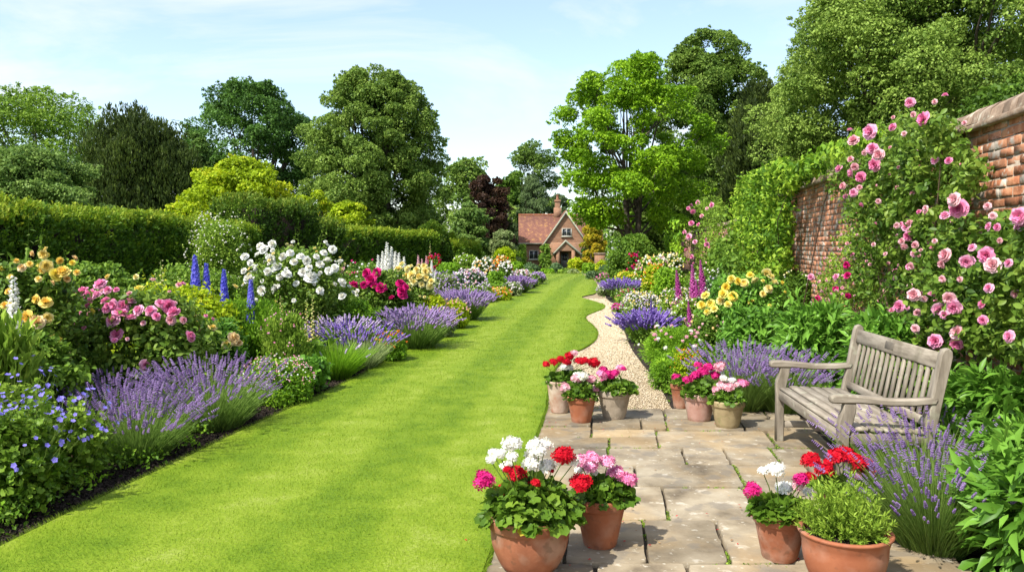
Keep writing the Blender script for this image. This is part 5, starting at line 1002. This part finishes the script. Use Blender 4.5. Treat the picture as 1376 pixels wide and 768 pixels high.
# ------------------------------------------------------------------ far left border
G2 = 'plants of the far left border'
FL_ = [ # name,label,x0,x1,ytop,d,leaf,cols,n,size
 ('phlox', 'pale pink and white phlox mound at start of the far border', 604, 658, 363, 22.5, 'blue_green', [PP, W_, 'lilac'], 190, .07),
 ('catmint_mound', 'hazy lilac catmint left of the pink phlox', 572, 622, 366, 19.6, 'silver', ['lilac', 'lavender'], 150, .05),
 ('silver_mound', 'long low grey-green mound at front of far border', 612, 668, 380, 22.3, 'lime_green', ['lilac', W_], 90, .045),
 ('marigold', 'orange-tipped low mound ending the front grey-green mound', 652, 690, 386, 23.3, 'gold', ['orange', 'peach'], 90, .05),
 ('silver_mound', 'silvery green rounded mound before the far purple lavender', 672, 704, 379, 25.2, 'silver', ['lilac', W_], 60, .045),
 ('green_mound', 'bright green upright mound right of the phlox', 650, 684, 363, 25.5, 'bright', [], 0, .05),
 ('green_mound', 'green bushy mound behind the lilac catmint', 578, 628, 352, 24, 'bright', [], 0, .05),
 ('olive_shrub', 'olive green loose shrub behind the far border', 600, 652, 342, 30, 'lime_green', [W_], 20, .06),
 ('white_rose', 'white and peach roses halfway along the far border', 630, 668, 348, 27, 'rose', [W_, 'peach', W_], 120, .10),
 ('orange_rose', 'orange and yellow blooms above the far border lavender', 660, 690, 346, 29.5, 'rose', ['orange', Y, 'peach'], 130, .10),
 ('white_rose', 'small white rose right of the orange blooms', 668, 690, 352, 28, 'rose', [W_], 50, .10),
 ('pink_mound', 'pale pink flowering mound beyond the far lavender', 686, 716, 363, 29.5, 'silver', [PP, 'lilac', W_], 110, .06),
 ('gold_mound', 'yellow-green low mound at far end of left border', 704, 726, 372, 31, 'lime_green', [], 0, .05),
 ('lilac_mound', 'lilac lavender mound at the very tip of the far border', 710, 734, 366, 33, 'silver', ['lavender', 'lilac'], 170, .06),
 ('red_flowers', 'small cluster of red flowers behind the cream rose', 571, 596, 343, 27, 'mid', ['red', 'magenta'], 70, .09),
 ('green_mound', 'round green mound before the short hedge near cottage', 680, 706, 351, 40, 'bright', [], 0, .05),
 ('blue_green_mound', 'blue-green mound left of the cottage front plants', 702, 726, 353, 50, 'blue_green', [], 0, .05),
 ('green_mound', 'mid-green mound filling behind orange blooms', 640, 690, 344, 35, 'mid', [W_, 'peach'], 30, .08)]
for (nm, lb, x0, x1, yt, d, lf, cols, n, sz) in FL_:
    bush(nm, lb, 'flower mound' if cols else 'leafy plant', x0, x1, yt, d, lf, ls=.05, group=G2, flowers=[(PUFF, cols, n, sz, False, .45)] if n else [], cap=9000, stems=False, vc=.45, cover=3)
lavender('lavender', 'deep purple lavender in the far left border', 676, 713, 372, 26.8, G2, nb=900, ns=420, parts=0, spl=.09, low=.75)
spires('pink_foxglove', 'dusky pink foxglove spires behind the pale yellow rose', 'foxglove', [(562, 343, 562), (567, 348, 567), (573, 344, 573)], 21, 'spire_pink', group=G2)
spires('white_foxglove', 'single white spire beside the lilac catmint', 'foxglove', [(580, 350, 580), (585, 362, 585)], 19.5, 'spire_white', group=G2)
spires('yellow_spire', 'tall yellow-green spire before the dark topiary dome', 'flower spire', [(578, 328, 578)], 27, 'spire_cream', group=G2)
# in front of the cottage
G3 = 'shrubs in front of the cottage'
for (nm, lb, x0, x1, yt, d, lf) in [('low_shrub', 'low fresh green shrub below the cottage ground window', 722, 748, 361, 59, 'bright'), ('low_shrub', 'taller blue-green shrub left of the cottage porch', 738, 758, 353, 61, 'blue_green'), ('low_shrub', 'low lime green shrub in front of the porch', 748, 768, 361, 59.5, 'lime_green'),
    ('low_shrub', 'small grey-purple shrub right of the porch step', 761, 780, 362, 58.5, 'silver'), ('low_shrub', 'bright yellow-green ball shrub right of the porch', 762, 784, 346, 62, 'gold'), ('low_shrub', 'mid-green shrub at right end of the cottage front', 782, 802, 352, 60, 'bright'),
    ('silver_ball', 'blue-grey rounded shrub at the far right corner of lawn', 786, 806, 364, 40, 'blue_green'), ('low_shrub', 'yellow-green shrub before the brick gate pier', 799, 818, 348, 52, 'gold'), ('low_shrub', 'grey-green shrub beside the brick gate pier', 803, 826, 356, 44, 'blue_green')]:
    bush(nm, lb, 'shrub', x0, x1, yt, d, lf, ls=.08, group=G3, cap=6000, stems=False, cover=3)
for nm, lb, x0, x1, yt in [('wall_shrub', 'climbing rose trained beside the cottage porch', 724, 742, 326), ('wall_shrub', 'thin climber on the left corner of the cottage', 697, 707, 326)]:
    bush(nm, lb, 'climber', x0, x1, yt, 97.5, 'mid', ls=.25, cap=2500, stems=False, ry=.4, loose=.4, vc=.7)

# ------------------------------------------------------------------ right border
G4 = 'plants of the right flower border'
bush('feathery_mound', 'bright green feathery mound with pale pink flowers beside gravel', 'flower mound', 858, 950, 440, 10.2, 'bright', ls=.05, tpl=NEEDLE, axis='out', group=G4, flowers=[('umbel_', [PP, PP, 'white'], 30, .055, True, .5)], bname='flower', cover=2.4, vc=.4, ry=.7)
bush('feathery_mound', 'fresh green ferny edging mound spilling on to the gravel', 'leafy plant', 868, 935, 478, 8.9, 'bright', ls=.045, tpl=NEEDLE, axis='out', group=G4, cover=2.6, vc=.35, ry=.5)
bush('variegated_shrub', 'small yellow variegated dome behind the magenta geranium pot', 'shrub', 898, 948, 470, 8.7, 'gold', ls=.022, group=G4, tpl=LEAF2, flowers=[(PUFF, ['orange'], 60, .016, False, .5)], vc=.3)
lavender('lavender', 'tall purple lavender behind the small pots left of bench', 948, 1050, 458, 7.7, G4, nb=1600, ns=360, parts=100, ry=.55)
lavender('lavender', 'purple lavender close behind the far arm of the bench', 1010, 1098, 470, 7.6, G4, nb=1300, ns=260, parts=80, ry=.5)
lavender('salvia', 'vivid violet salvia clump beside the gravel bend', 836, 905, 418, 13.2, G4, nb=700, ns=300, parts=0, col='violet', leaf='mid', cat='salvia', spl=.085)
spires('violet_sage', 'single tall dark violet spike rising from the salvia clump', 'sage', [(875, 400, 875)], 13.0, 'spire_violet', group=G4)
fg = [(909, 363, 917, 14.6, 'leftmost magenta foxglove of the group beside the wall'), (930, 356, 934, 15.2, 'magenta foxglove second from left in the tall group'), (935, 376, 941, 14.8, 'shorter magenta foxglove leaning beside the second one'), (941, 350, 949, 16, 'rightmost magenta foxglove of the tall group'), (925, 404, 929, 12.2, 'lowest and nearest magenta foxglove before the others')]
for a, b, c_, dd, lb in fg: spires('foxglove', lb, 'foxglove', [(a, b, c_)], dd, 'spire_purple', group='magenta foxgloves', base=.2, ls=.09)
yr_ = [(943, 410, 11), (948, 397, 11), (955, 408, 11), (972, 395, 12), (975, 386, 11), (985, 398, 12), (960, 415, 9), (991, 378, 10), (1000, 380, 10), (1032, 388, 12), (1040, 380, 10), (1008, 370, 9), (1015, 377, 10), (1030, 366, 11), (968, 404, 10), (1009, 405, 9), (950, 419, 8), (983, 375, 10), (978, 409, 9), (1025, 395, 8), (1036, 372, 9)]
bush('yellow_rose', 'right border rose bush with pale yellow blooms below the vine', 'rose bush', 936, 1066, 368, 11.6, 'peony', ls=.08, group=G4, blooms=[(a, b, c + 1, 'lemon' if (a + b) % 4 else B_) for a, b, c in yr_], flowers=[('rose_', ['lemon'], 16, .06, True, .5)], cover=2.2, vc=.55, ry=.9)
bush('broad_leaf_plant', 'broad green peony leaves under the pale yellow rose', 'leafy plant', 960, 1060, 412, 9.7, 'peony', ls=.13, tpl=LONG, group=G4, cover=2.2, vc=.55, ry=.6)
bush('broad_leaf_plant', 'lush lance-shaped leaves left of the bench back', 'leafy plant', 1040, 1150, 405, 8.6, 'peony', ls=.15, tpl=LONG, group=G4, cover=2.2, vc=.55, ry=.6, axis='out')
bush('broad_leaf_plant', 'green leafy clump seen through the bench back slats', 'leafy plant', 1130, 1235, 415, 7.0, 'peony', ls=.12, tpl=LONG, group=G4, cover=2.2, vc=.5, ry=.35, axis='out')
bush('leafy_mass', 'deep green leaves at wall foot behind the bench', 'leafy plant', 1150, 1300, 470, 6.3, 'mid', ls=.08, group=G4, vc=.6, ry=.3)
bush('broad_leaf_plant', 'large-leaved green plant between bench end and wall', 'leafy plant', 1265, 1400, 488, 5.3, 'peony', ls=.13, tpl=LONG, group=G4, cover=2.4, vc=.6, axis='out', ry=.5)
bush('broad_leaf_plant', 'big glossy leaves at the bottom right corner', 'leafy plant', 1312, 1440, 600, 3.75, 'peony', ls=.14, tpl=LONG, group=G4, cover=2.2, vc=.65, axis='out', ry=.4)
bush('broad_leaf_plant', 'leafy green plant above the corner leaves at right edge', 'leafy plant', 1318, 1450, 560, 4.4, 'peony', ls=.13, tpl=LONG, group=G4, cover=2.2, vc=.6, axis='out', ry=.45)
lavender('lavender', 'nearest purple lavender on right beside the rosemary pot', 1180, 1335, 590, 4.15, G4, nb=2600, ns=300, parts=100, spl=.042, ry=.34, lean=(-.12, -.1), low=.75)
lavender('lavender', 'purple lavender overlapping the near end of bench', 1168, 1320, 548, 4.75, G4, nb=2200, ns=260, parts=100, spl=.042, ry=.32, lean=(-.08, 0), low=.75)
lavender('lavender', 'purple lavender by large-leaved plant at bench end', 1245, 1352, 548, 5.0, G4, nb=900, ns=70, parts=70, spl=.042, ry=.25)
RB = [
 ('white_rose', 'white rose mound on the right below the round clipped shrub', 850, 905, 345, 24, 'bright', [W_, B_, PP], 150, .085),
 ('white_rose', 'white and cream roses at foot of far wall', 878, 920, 341, 27, 'rose', [W_, B_], 110, .10),
 ('red_rose', 'crimson roses peeping over the white rose mound', 842, 862, 341, 29, 'rose', ['magenta', 'red'], 40, .12),
 ('green_mound', 'tall bright green mound behind the violet salvia', 872, 925, 358, 19.5, 'bright', [], 0, .05),
 ('gold_mound', 'yellow and lime low mound beyond the far right lavender', 824, 862, 364, 27.5, 'gold', ['lemon', Y], 40, .08),
 ('pink_mound', 'dusky pink flowering mound near the far lawn corner', 800, 832, 367, 34, 'rose', [PK, PP, 'purple'], 90, .09),
 ('silver_mound', 'silver-grey rounded mound left of the right-hand lavender', 801, 828, 380, 25.6, 'silver', ['lilac', W_], 70, .04),
 ('green_mound', 'yellowish green mound with red dots beyond magenta valerian', 826, 862, 388, 21.5, 'lime_green', ['magenta', W_, PK], 34, .07),
 ('valerian', 'small magenta valerian at the gravel edge', 821, 840, 408, 19.2, 'mid', ['purple', 'magenta'], 110, .06),
 ('silver_mound', 'wide pale mound of tiny white flowers behind the violet salvia', 832, 892, 393, 17.0, 'silver', [W_, 'lilac', B_], 320, .04),
 ('silver_mound', 'pale green lacy mound between the salvia and foxgloves', 882, 935, 388, 15.3, 'lime_green', [W_, 'lilac', B_], 200, .04),
 ('green_mound', 'soft green filler mound left of the yellow roses', 895, 955, 400, 13.2, 'lime_green', [W_, PP], 60, .05),
 ('green_mound', 'leafy filler between feathery mound and yellow roses', 915, 985, 425, 11.0, 'mid', [PP, 'peach'], 26, .05),
 ('green_mound', 'green growth behind the foxgloves at wall foot', 925, 990, 362, 18, 'mid', [W_, 'lilac'], 70, .06),
 ('green_mound', 'blue-green mound with white specks right of foxgloves', 945, 985, 372, 14.8, 'blue_green', ['lilac', W_], 60, .045),
 ('green_mound', 'dark green undergrowth below the rambling rose', 1040, 1110, 365, 13.2, 'mid', [W_, B_], 40, .05),
 ('gold_mound', 'yellow flowered mound within the white roses', 862, 895, 355, 22.5, 'gold', [Y, 'orange'], 50, .07)]
for (nm, lb, x0, x1, yt, d, lf, cols, n, sz) in RB:
    bush(nm, lb, 'flower mound' if cols else 'leafy plant', x0, x1, yt, d, lf, ls=.05, group=G4, flowers=[(PUFF, cols, n, sz, False, .4)] if n else [], cap=9000, stems=False, vc=.45, cover=2.8)
lavender('lavender', 'purple lavender along the far right path bend', 816, 854, 375, 23.8, G4, nb=1100, ns=460, parts=0, spl=.085, low=.75, col='violet')

# ------------------------------------------------------------------ bench
WOOD = noisemat('weathered_oak', [(.25, (.13, .105, .075)), (.5, (.27, .23, .175)), (.72, (.40, .35, .275)), (.85, (.50, .45, .37))], scale=9, detail=9, stretch=(2.2, .35, 2.2), bump=.6, bdist=.004, bscale=22, rough=.9, second=[(11, .60, .68, (.42, .41, .30), .6), (4, .55, .7, (.10, .085, .05), .55)])
WOODX = noisemat('weathered_oak_across', [(.25, (.13, .105, .075)), (.5, (.27, .23, .175)), (.72, (.40, .35, .275)), (.85, (.50, .45, .37))], scale=9, detail=9, stretch=(.35, 2.2, 2.2), bump=.6, bdist=.004, bscale=22, rough=.9, second=[(11, .60, .68, (.42, .41, .30), .6), (4, .55, .7, (.10, .085, .05), .55)])
WOODZ = noisemat('weathered_oak_upright', [(.25, (.13, .105, .075)), (.5, (.27, .23, .175)), (.72, (.40, .35, .275)), (.85, (.50, .45, .37))], scale=9, detail=9, stretch=(2.2, 2.2, .35), bump=.6, bdist=.004, bscale=22, rough=.9, second=[(11, .60, .68, (.42, .41, .30), .6), (4, .55, .7, (.10, .085, .05), .55)])
bench = thing('garden_bench', (2.03, 4.93, .028), 'weathered grey wooden bench with slatted back beside the brick wall', 'bench'); bench.rotation_euler = (0, 0, -math.atan2(.10, 1.5))
LB = 1.54
def prism(poly, y0, y1, name, mat, bev=.006):
    """a shape in the side view (x,z), sawn to a thickness in y with eased edges"""
    p = np.array(poly, float); n = len(p); c = p.mean(0); e = np.roll(p, -1, 0) - np.roll(p, 1, 0); nn_ = np.stack([e[:, 1], -e[:, 0]], 1); nn_ /= np.linalg.norm(nn_, axis=1)[:, None]
    area = np.sum(p[:, 0] * np.roll(p[:, 1], -1) - np.roll(p[:, 0], -1) * p[:, 1])
    if area < 0: nn_ = -nn_
    inn = p - nn_ * bev; V = []
    for y, q in ((y0, inn), (y0 + bev, p), (y1 - bev, p), (y1, inn)): V += [[a, y, b] for a, b in q]
    M = MB(); M.add(V, [[r * n + i, r * n + (i + 1) % n, (r + 1) * n + (i + 1) % n, (r + 1) * n + i] for r in range(3) for i in range(n)])
    from mathutils.geometry import tessellate_polygon
    for r, fl in ((0, 0), (3, 1)):
        t = tessellate_polygon([[Vector((a, b, 0)) for a, b in inn]]); M.add(V, [[r * n + k for k in tt] for tt in t])
    o = M.build(name, mat, bench, origin=(0, 0, 0))
    import bmesh
    b = bmesh.new(); b.from_mesh(o.data); bmesh.ops.recalc_face_normals(b, faces=b.faces); b.to_mesh(o.data); b.free(); return o
for y0 in (0, LB - .06):
    prism([(0, 0), (.062, 0), (.062, .30), (.064, .40), (.085, .48), (.10, .55), (.10, .596), (.028, .596), (.022, .55), (.0, .49), (-.004, .43), (0, .36)], y0, y0 + .06, 'leg', WOODZ)
    prism([(.515, 0), (.575, 0), (.58, .40), (.625, .65), (.672, .89), (.668, .925), (.645, .945), (.615, .935), (.600, .90), (.560, .66), (.515, .42)], y0, y0 + .06, 'leg', WOODZ)
    prism([(-.055, .612), (-.045, .598), (.0, .597), (.12, .598), (.30, .583), (.45, .585), (.575, .597), (.585, .640), (.45, .630), (.30, .628), (.15, .643), (.04, .652), (-.03, .650), (-.052, .638)], y0 - .008, y0 + .068, 'armrest', WOODX, bev=.01)
    M = MB(); M.box((.30, y0 + .03, .135), (.47, .035, .05), bev=.004); M.build('stretcher', WOODX, bench, origin=(0, 0, 0))
    M = MB(); M.box((.30, y0 + .03, .375), (.46, .034, .07), bev=.004); M.build('side_rail', WOODX, bench, origin=(0, 0, 0))
M = MB(); M.box((.030, LB / 2, .378), (.032, LB - .11, .075), bev=.004); M.build('front_rail', WOOD, bench, origin=(0, 0, 0))
M = MB(); M.box((.54, LB / 2, .378), (.032, LB - .11, .07), bev=.004); M.build('rear_rail', WOOD, bench, origin=(0, 0, 0))
rg = rng_of('slats')
for k in range(6):
    x = .052 + k * .088; zc = .437 - .018 * k / 5 - (.006 if k == 0 else 0); M = MB(); M.box((x, LB / 2, zc), (.073, LB - (.004 if 0 < k else .13), .02), bev=.005, val=np.clip(rg.normal(.5, .2), 0, 1), rot=[[math.cos(.03), 0, math.sin(.03)], [0, 1, 0], [-math.sin(.03), 0, math.cos(.03)]]); M.build('seat_slat', WOOD, bench, origin=(0, 0, 0))
def back_at(z): return .55 + (z - .42) * (.642 - .55) / (.90 - .42)
th_ = math.atan2(.642 - .55, .48); RT = [[math.cos(th_), 0, math.sin(th_)], [0, 1, 0], [-math.sin(th_), 0, math.cos(th_)]]
M = MB(); M.box((back_at(.85), LB / 2, .855), (.034, LB - .112, .105), rot=RT, bev=.006); M.build('top_rail', WOOD, bench, origin=(0, 0, 0))
M = MB(); M.box((back_at(.47), LB / 2, .47), (.032, LB - .112, .055), rot=RT, bev=.005); M.build('lower_rail', WOOD, bench, origin=(0, 0, 0))
for k in range(15):
    y = .06 + (LB - .12) * (k + .75) / 15.5; M = MB(); M.box((back_at(.65), y, .65), (.016, .042, .325), rot=RT, bev=.003, val=np.clip(rg.normal(.5, .18), 0, 1)); M.build('back_slat', WOODZ, bench, origin=(0, 0, 0))
M = MB(); M.box((back_at(.86) - .019, LB * .54, .86), (.004, .15, .055), rot=RT, bev=.001); M.build('plaque', noisemat('dull_plaque', [(.3, (.10, .085, .065)), (.7, (.18, .155, .12))], scale=20, bump=.2), bench, origin=(0, 0, 0))

# ------------------------------------------------------------------ pots
def potted(name, label, cxp, d, R, h, mat, span, heads, style='geranium', group='potted plants on the paving', flare=.66, leaf='geranium', nleaf=420, ls=.055, band=True, yellow=0, cat='potted plant', bowl=False):
    rg = rng_of(name + label); zf = .03; a = at(cxp, 600, d); P = np.array([a[0], d, zf]); root = thing(name, tuple(P), label, cat, group)
    r0 = R * flare; f = lambda t: r0 + (R * .93 - r0) * t if not bowl else r0 + (R * .93 - r0) * math.sin(min(1, t * 1.15) * math.pi / 2) ** .9
    prof = [(.001, 0), (r0 * .96, 0), (r0 * .985, .004), (r0, .010)] + [(f(t), h * .78 * t) for t in np.linspace(.08, .97, 9)]
    if band: prof += [(R * .935, h * .775), (R * .985, h * .785), (R * 1.0, h * .80), (R * 1.012, h * .86), (R * 1.02, h * .93), (R * 1.03, h * .965), (R * 1.015, h * .992), (R * .985, h)]
    else: prof += [(R * .95, h * .80), (R * .975, h * .88), (R * 1.0, h * .93), (R * 1.035, h * .955), (R * 1.035, h * .985), (R * 1.01, h)]
    prof += [(R * .94, h), (R * .915, h * .985), (R * .90, h * .93), (R * .88, h * .80), (R * .85, h * .7)]
    M = MB(); M.lathe(prof, P, 56, wob=.006); M.build('pot', mat, root, smooth=True)
    M = MB(); k = 400; q = np.sqrt(rg.random(k)) * R * .88; th = rg.random(k) * 6.28; M.lathe([(.001, h * .875), (R * .5, h * .88), (R * .893, h * .865)], P, 24)
    M.scatter(PEBBLE, P + np.stack([q * np.cos(th), q * np.sin(th), h * .875 + .006 * rg.random(k)], 1), unit(rg, k), unit(rg, k), .008 + .012 * rg.random(k), rg.random(k)); M.build('soil', SOIL, root)
    x0, x1, yt = span; cxl = at((x0 + x1) / 2, yt, d)[0]; rx = (x1 - x0) / 2 * d / F; zt = at(0, yt - (x1 - x0) * .02, d)[2]; zb = zf + h * .93; cC = np.array([cxl, d, zb])
    if style == 'geranium':
        M = MB(); n = nleaf; v = unit(rg, n); v[:, 2] = np.abs(v[:, 2]) * 1.0 - .12; q = .45 + .6 * rg.random(n) ** .7; ry = min(rx, R * 1.15)
        pos = cC + v * q[:, None] * [rx, ry, zt - zb]; pos[:, 2] = np.maximum(pos[:, 2], zb + .005 - .05 * (np.abs(pos[:, 0] - P[0]) > R)); no = nrm(v + UP * .7 + rg.normal(0, .35, (n, 3))); ax = nrm(v + unit(rg, n) * .7 - UP * .25)
        val = np.clip(rg.normal(.5, .2, n), .02, .98); M.scatter(ROUND, pos - ax * ls * .4, ax, no, ls * (.6 + .65 * rg.random(n)), val)
        # petioles
        for k in range(0, n, 6): M.tube([[P[0] + rg.normal(0, R * .12), P[1] + rg.normal(0, R * .12), zb - .02], pos[k] * .55 + np.array([P[0], P[1], zb]) * .45 + [0, 0, .01], pos[k] - ax[k] * ls * .35], [.004, .003, .002], 4, .8)
        M.build('foliage', LM[leaf], root)
        if yellow:
            for k in range(yellow):
                M = MB(); an = -1.9 + .6 * k + rg.normal(0, .2); pp = P + [math.cos(an) * R * .98, math.sin(an) * R * .98, h * 1.02]; dd = nrm(np.array([[math.cos(an) * .5, math.sin(an) * .5, -.9]])); M.scatter(ROUND, [pp], dd, nrm(np.array([[math.cos(an), math.sin(an), .4]])), .05, .6 + .3 * k); M.build('withered_leaf', LM['autumn'], root)
    else:
        M = MB(); ns_ = 230; v = unit(rg, ns_); v[:, 2] = np.abs(v[:, 2]) * .9 + .12; v = nrm(v); ln = (.72 + .42 * rg.random(ns_)); st = P + np.array([0, 0, h * .86]) + v * [R * .45, R * .45, 0] * rg.random((ns_, 1))
        tip = cC - [0, 0, .02] + v * ln[:, None] * [rx * 1.05, rx * .95, (zt - zb) * 1.08] + rg.normal(0, .008, (ns_, 3))
        for k in range(ns_):
            mid = st[k] * .5 + tip[k] * .5 + v[k] * [.02, .02, -.01]; M.tube([st[k], mid, tip[k]], [.0022, .0018, .0008], 3, .3)
            m = 34; t = (.25 + .75 * rg.random(m) ** .8)[:, None]; q = st[k] * (1 - t) ** 2 + 2 * mid * t * (1 - t) + tip[k] * t * t; ax = nrm(nrm(tip[k] - mid)[None] * .9 + unit(rg, m) * .8); M.scatter(NEEDLE, q, ax, unit(rg, m), .026 * (.6 + .7 * rg.random(m)), np.clip(.25 + .5 * t[:, 0] + rg.normal(0, .12, m), .02, .98))
        M.build('foliage', LM[leaf], root)
    for (px, py, sp, col) in heads:
        dy = rg.normal(0, R * .35); q = at(px, py, d + dy); nv = nrm(np.array([rg.normal(0, .2), -.25 + rg.normal(0, .15), 1])); r = sp * (d + dy) / F * 1.0
        hd = inst(MESH['head_' + col], 'flower_head', root, q, nv, r, rg.random() * 6)
        M = MB(); st = np.array([P[0] + (q[0] - P[0]) * .35, P[1] + dy * .4, zb + .03]); M.tube([st, (st + q) / 2 + [0, 0, .015], q - nv * r * .3], [.0032, .0028, .0024], 5, .4); M.build('flower_stalk', LM['stem'], root)
        M = MB(); M.n = 0
    return root
R_, M_ = 'red', 'magenta'
potted('potted_geranium', 'widest terracotta pot, red and white geraniums, front of paving', 712, 3.86, .205, .27, TERRA, (646, 784, 640), [(688, 596, 24, 'white'), (664, 608, 15, 'white'), (660, 617, 13, 'white'), (672, 609, 14, 'white'), (688, 613, 15, 'white'), (718, 598, 20, 'white'), (732, 597, 18, 'white'), (716, 612, 20, 'white'), (714, 622, 20, 'white'), (735, 626, 22, 'white'), (724, 606, 18, 'white'), (681, 626, 16, 'white'), (770, 619, 17, 'white'), (757, 611, 27, R_), (650, 644, 26, M_), (694, 636, 25, R_), (680, 661, 27, R_), (713, 657, 25, R_), (780, 648, 26, R_), (720, 648, 12, R_), (681, 630, 10, R_), (745, 677, 11, R_), (741, 632, 7, R_)], nleaf=820, ls=.056, bowl=True, yellow=3, flare=.62)
potted('potted_geranium', 'clean terracotta pot of pink geraniums right of the widest pot', 807, 4.16, .137, .262, TERRA_CLEAN, (772, 852, 638), [(793, 614, 19, 'pink'), (779, 619, 17, 'pink'), (816, 620, 20, 'pink'), (793, 627, 20, 'pink'), (828, 635, 21, 'pink'), (845, 643, 20, 'pink'), (800, 616, 14, 'pink'), (778, 631, 12, 'white'), (798, 634, 10, 'white')], nleaf=380, ls=.058, flare=.62)
potted('potted_geranium', 'terracotta pot, white and magenta geraniums, left of the rosemary', 1050, 3.98, .133, .24, TERRA, (1008, 1088, 665), [(1011, 657, 21, M_), (1026, 632, 14, 'white'), (1043, 630, 21, 'white'), (1054, 655, 22, 'white'), (1072, 653, 13, 'pale_pink'), (1086, 661, 14, 'white'), (1076, 643, 18, M_), (1088, 640, 14, R_)], nleaf=360, ls=.06, flare=.64)
potted('potted_geranium', 'red geranium in terracotta pot mostly hidden behind the rosemary', 1135, 4.38, .14, .25, TERRA, (1090, 1178, 642), [(1090, 618, 23, R_), (1108, 631, 22, R_), (1125, 612, 22, R_), (1136, 609, 22, R_), (1115, 620, 14, R_), (1158, 622, 22, R_), (1152, 632, 17, R_), (1168, 630, 16, M_), (1148, 616, 18, R_), (1133, 617, 10, M_), (1172, 636, 12, R_), (1152, 639, 11, 'pink')], nleaf=420, ls=.055)
potted('potted_herb', 'wide terracotta pot with bushy light green rosemary', 1138, 3.70, .205, .245, TERRA_CLEAN, (1078, 1192, 645), [], style='herb', leaf='lime_green', band=False, bowl=True, flare=.7)
potted('potted_geranium', 'tall whitewashed pot of red geraniums behind the orange pot', 752, 7.55, .125, .30, TERRA_WHITE, (732, 800, 497), [(734, 489, 9, R_), (744, 486, 11, R_), (753, 482, 10, R_), (765, 478, 12, R_), (762, 486, 11, R_), (779, 485, 14, R_), (790, 486, 9, R_), (798, 487, 15, R_), (772, 474, 9, 'pale_pink'), (763, 494, 14, 'white'), (785, 484, 10, R_), (757, 493, 8, 'white')], nleaf=520, ls=.05, band=False)
potted('potted_geranium', 'clean orange terracotta pot of white geraniums between two others', 781, 7.10, .127, .235, TERRA_CLEAN, (757, 803, 513), [(774, 508, 12, 'pale_pink'), (784, 505, 13, 'white'), (794, 509, 12, 'pale_pink'), (760, 520, 12, 'pale_pink'), (796, 524, 13, 'pale_pink'), (782, 525, 7, 'pale_pink'), (775, 503, 9, 'white')], nleaf=320, ls=.045)
potted('potted_geranium', 'pale stone coloured pot with pink geraniums beside the gravel', 825, 7.28, .152, .262, STONEPOT, (799, 855, 507), [(811, 496, 10, M_), (817, 502, 11, M_), (826, 501, 11, M_), (808, 503, 14, 'pink'), (834, 494, 11, 'pink'), (812, 510, 9, 'pink'), (822, 506, 8, M_), (838, 495, 7, M_)], nleaf=420, ls=.06)
potted('potted_geranium', 'small terracotta pot half hidden behind the magenta geranium', 914, 7.75, .10, .24, TERRA, (900, 935, 507), [(909, 507, 12, M_), (920, 511, 9, M_), (913, 512, 8, M_)], nleaf=160, ls=.045)
potted('potted_geranium', 'aged pinkish pot of magenta geraniums, middle of the right trio', 939, 7.18, .148, .25, PINKPOT, (916, 966, 508), [(923, 510, 12, M_), (936, 504, 14, M_), (943, 498, 12, M_), (952, 493, 12, M_), (961, 504, 12, M_), (938, 490, 10, M_), (967, 492, 14, 'pale_pink'), (947, 500, 10, M_), (931, 507, 10, M_)], nleaf=420, ls=.05)
potted('potted_geranium', 'mossy buff pot of pale pink geraniums nearest the bench', 977, 6.92, .147, .235, MOSSPOT, (952, 1004, 523), [(972, 518, 14, 'pale_pink'), (979, 520, 13, 'pale_pink'), (983, 511, 10, 'white'), (998, 515, 14, 'pink'), (981, 530, 11, 'pale_pink'), (963, 524, 11, 'pale_pink'), (968, 519, 10, 'pale_pink'), (973, 508, 10, 'white'), (963, 530, 9, 'pale_pink'), (990, 516, 9, 'pale_pink')], nleaf=360, ls=.045)
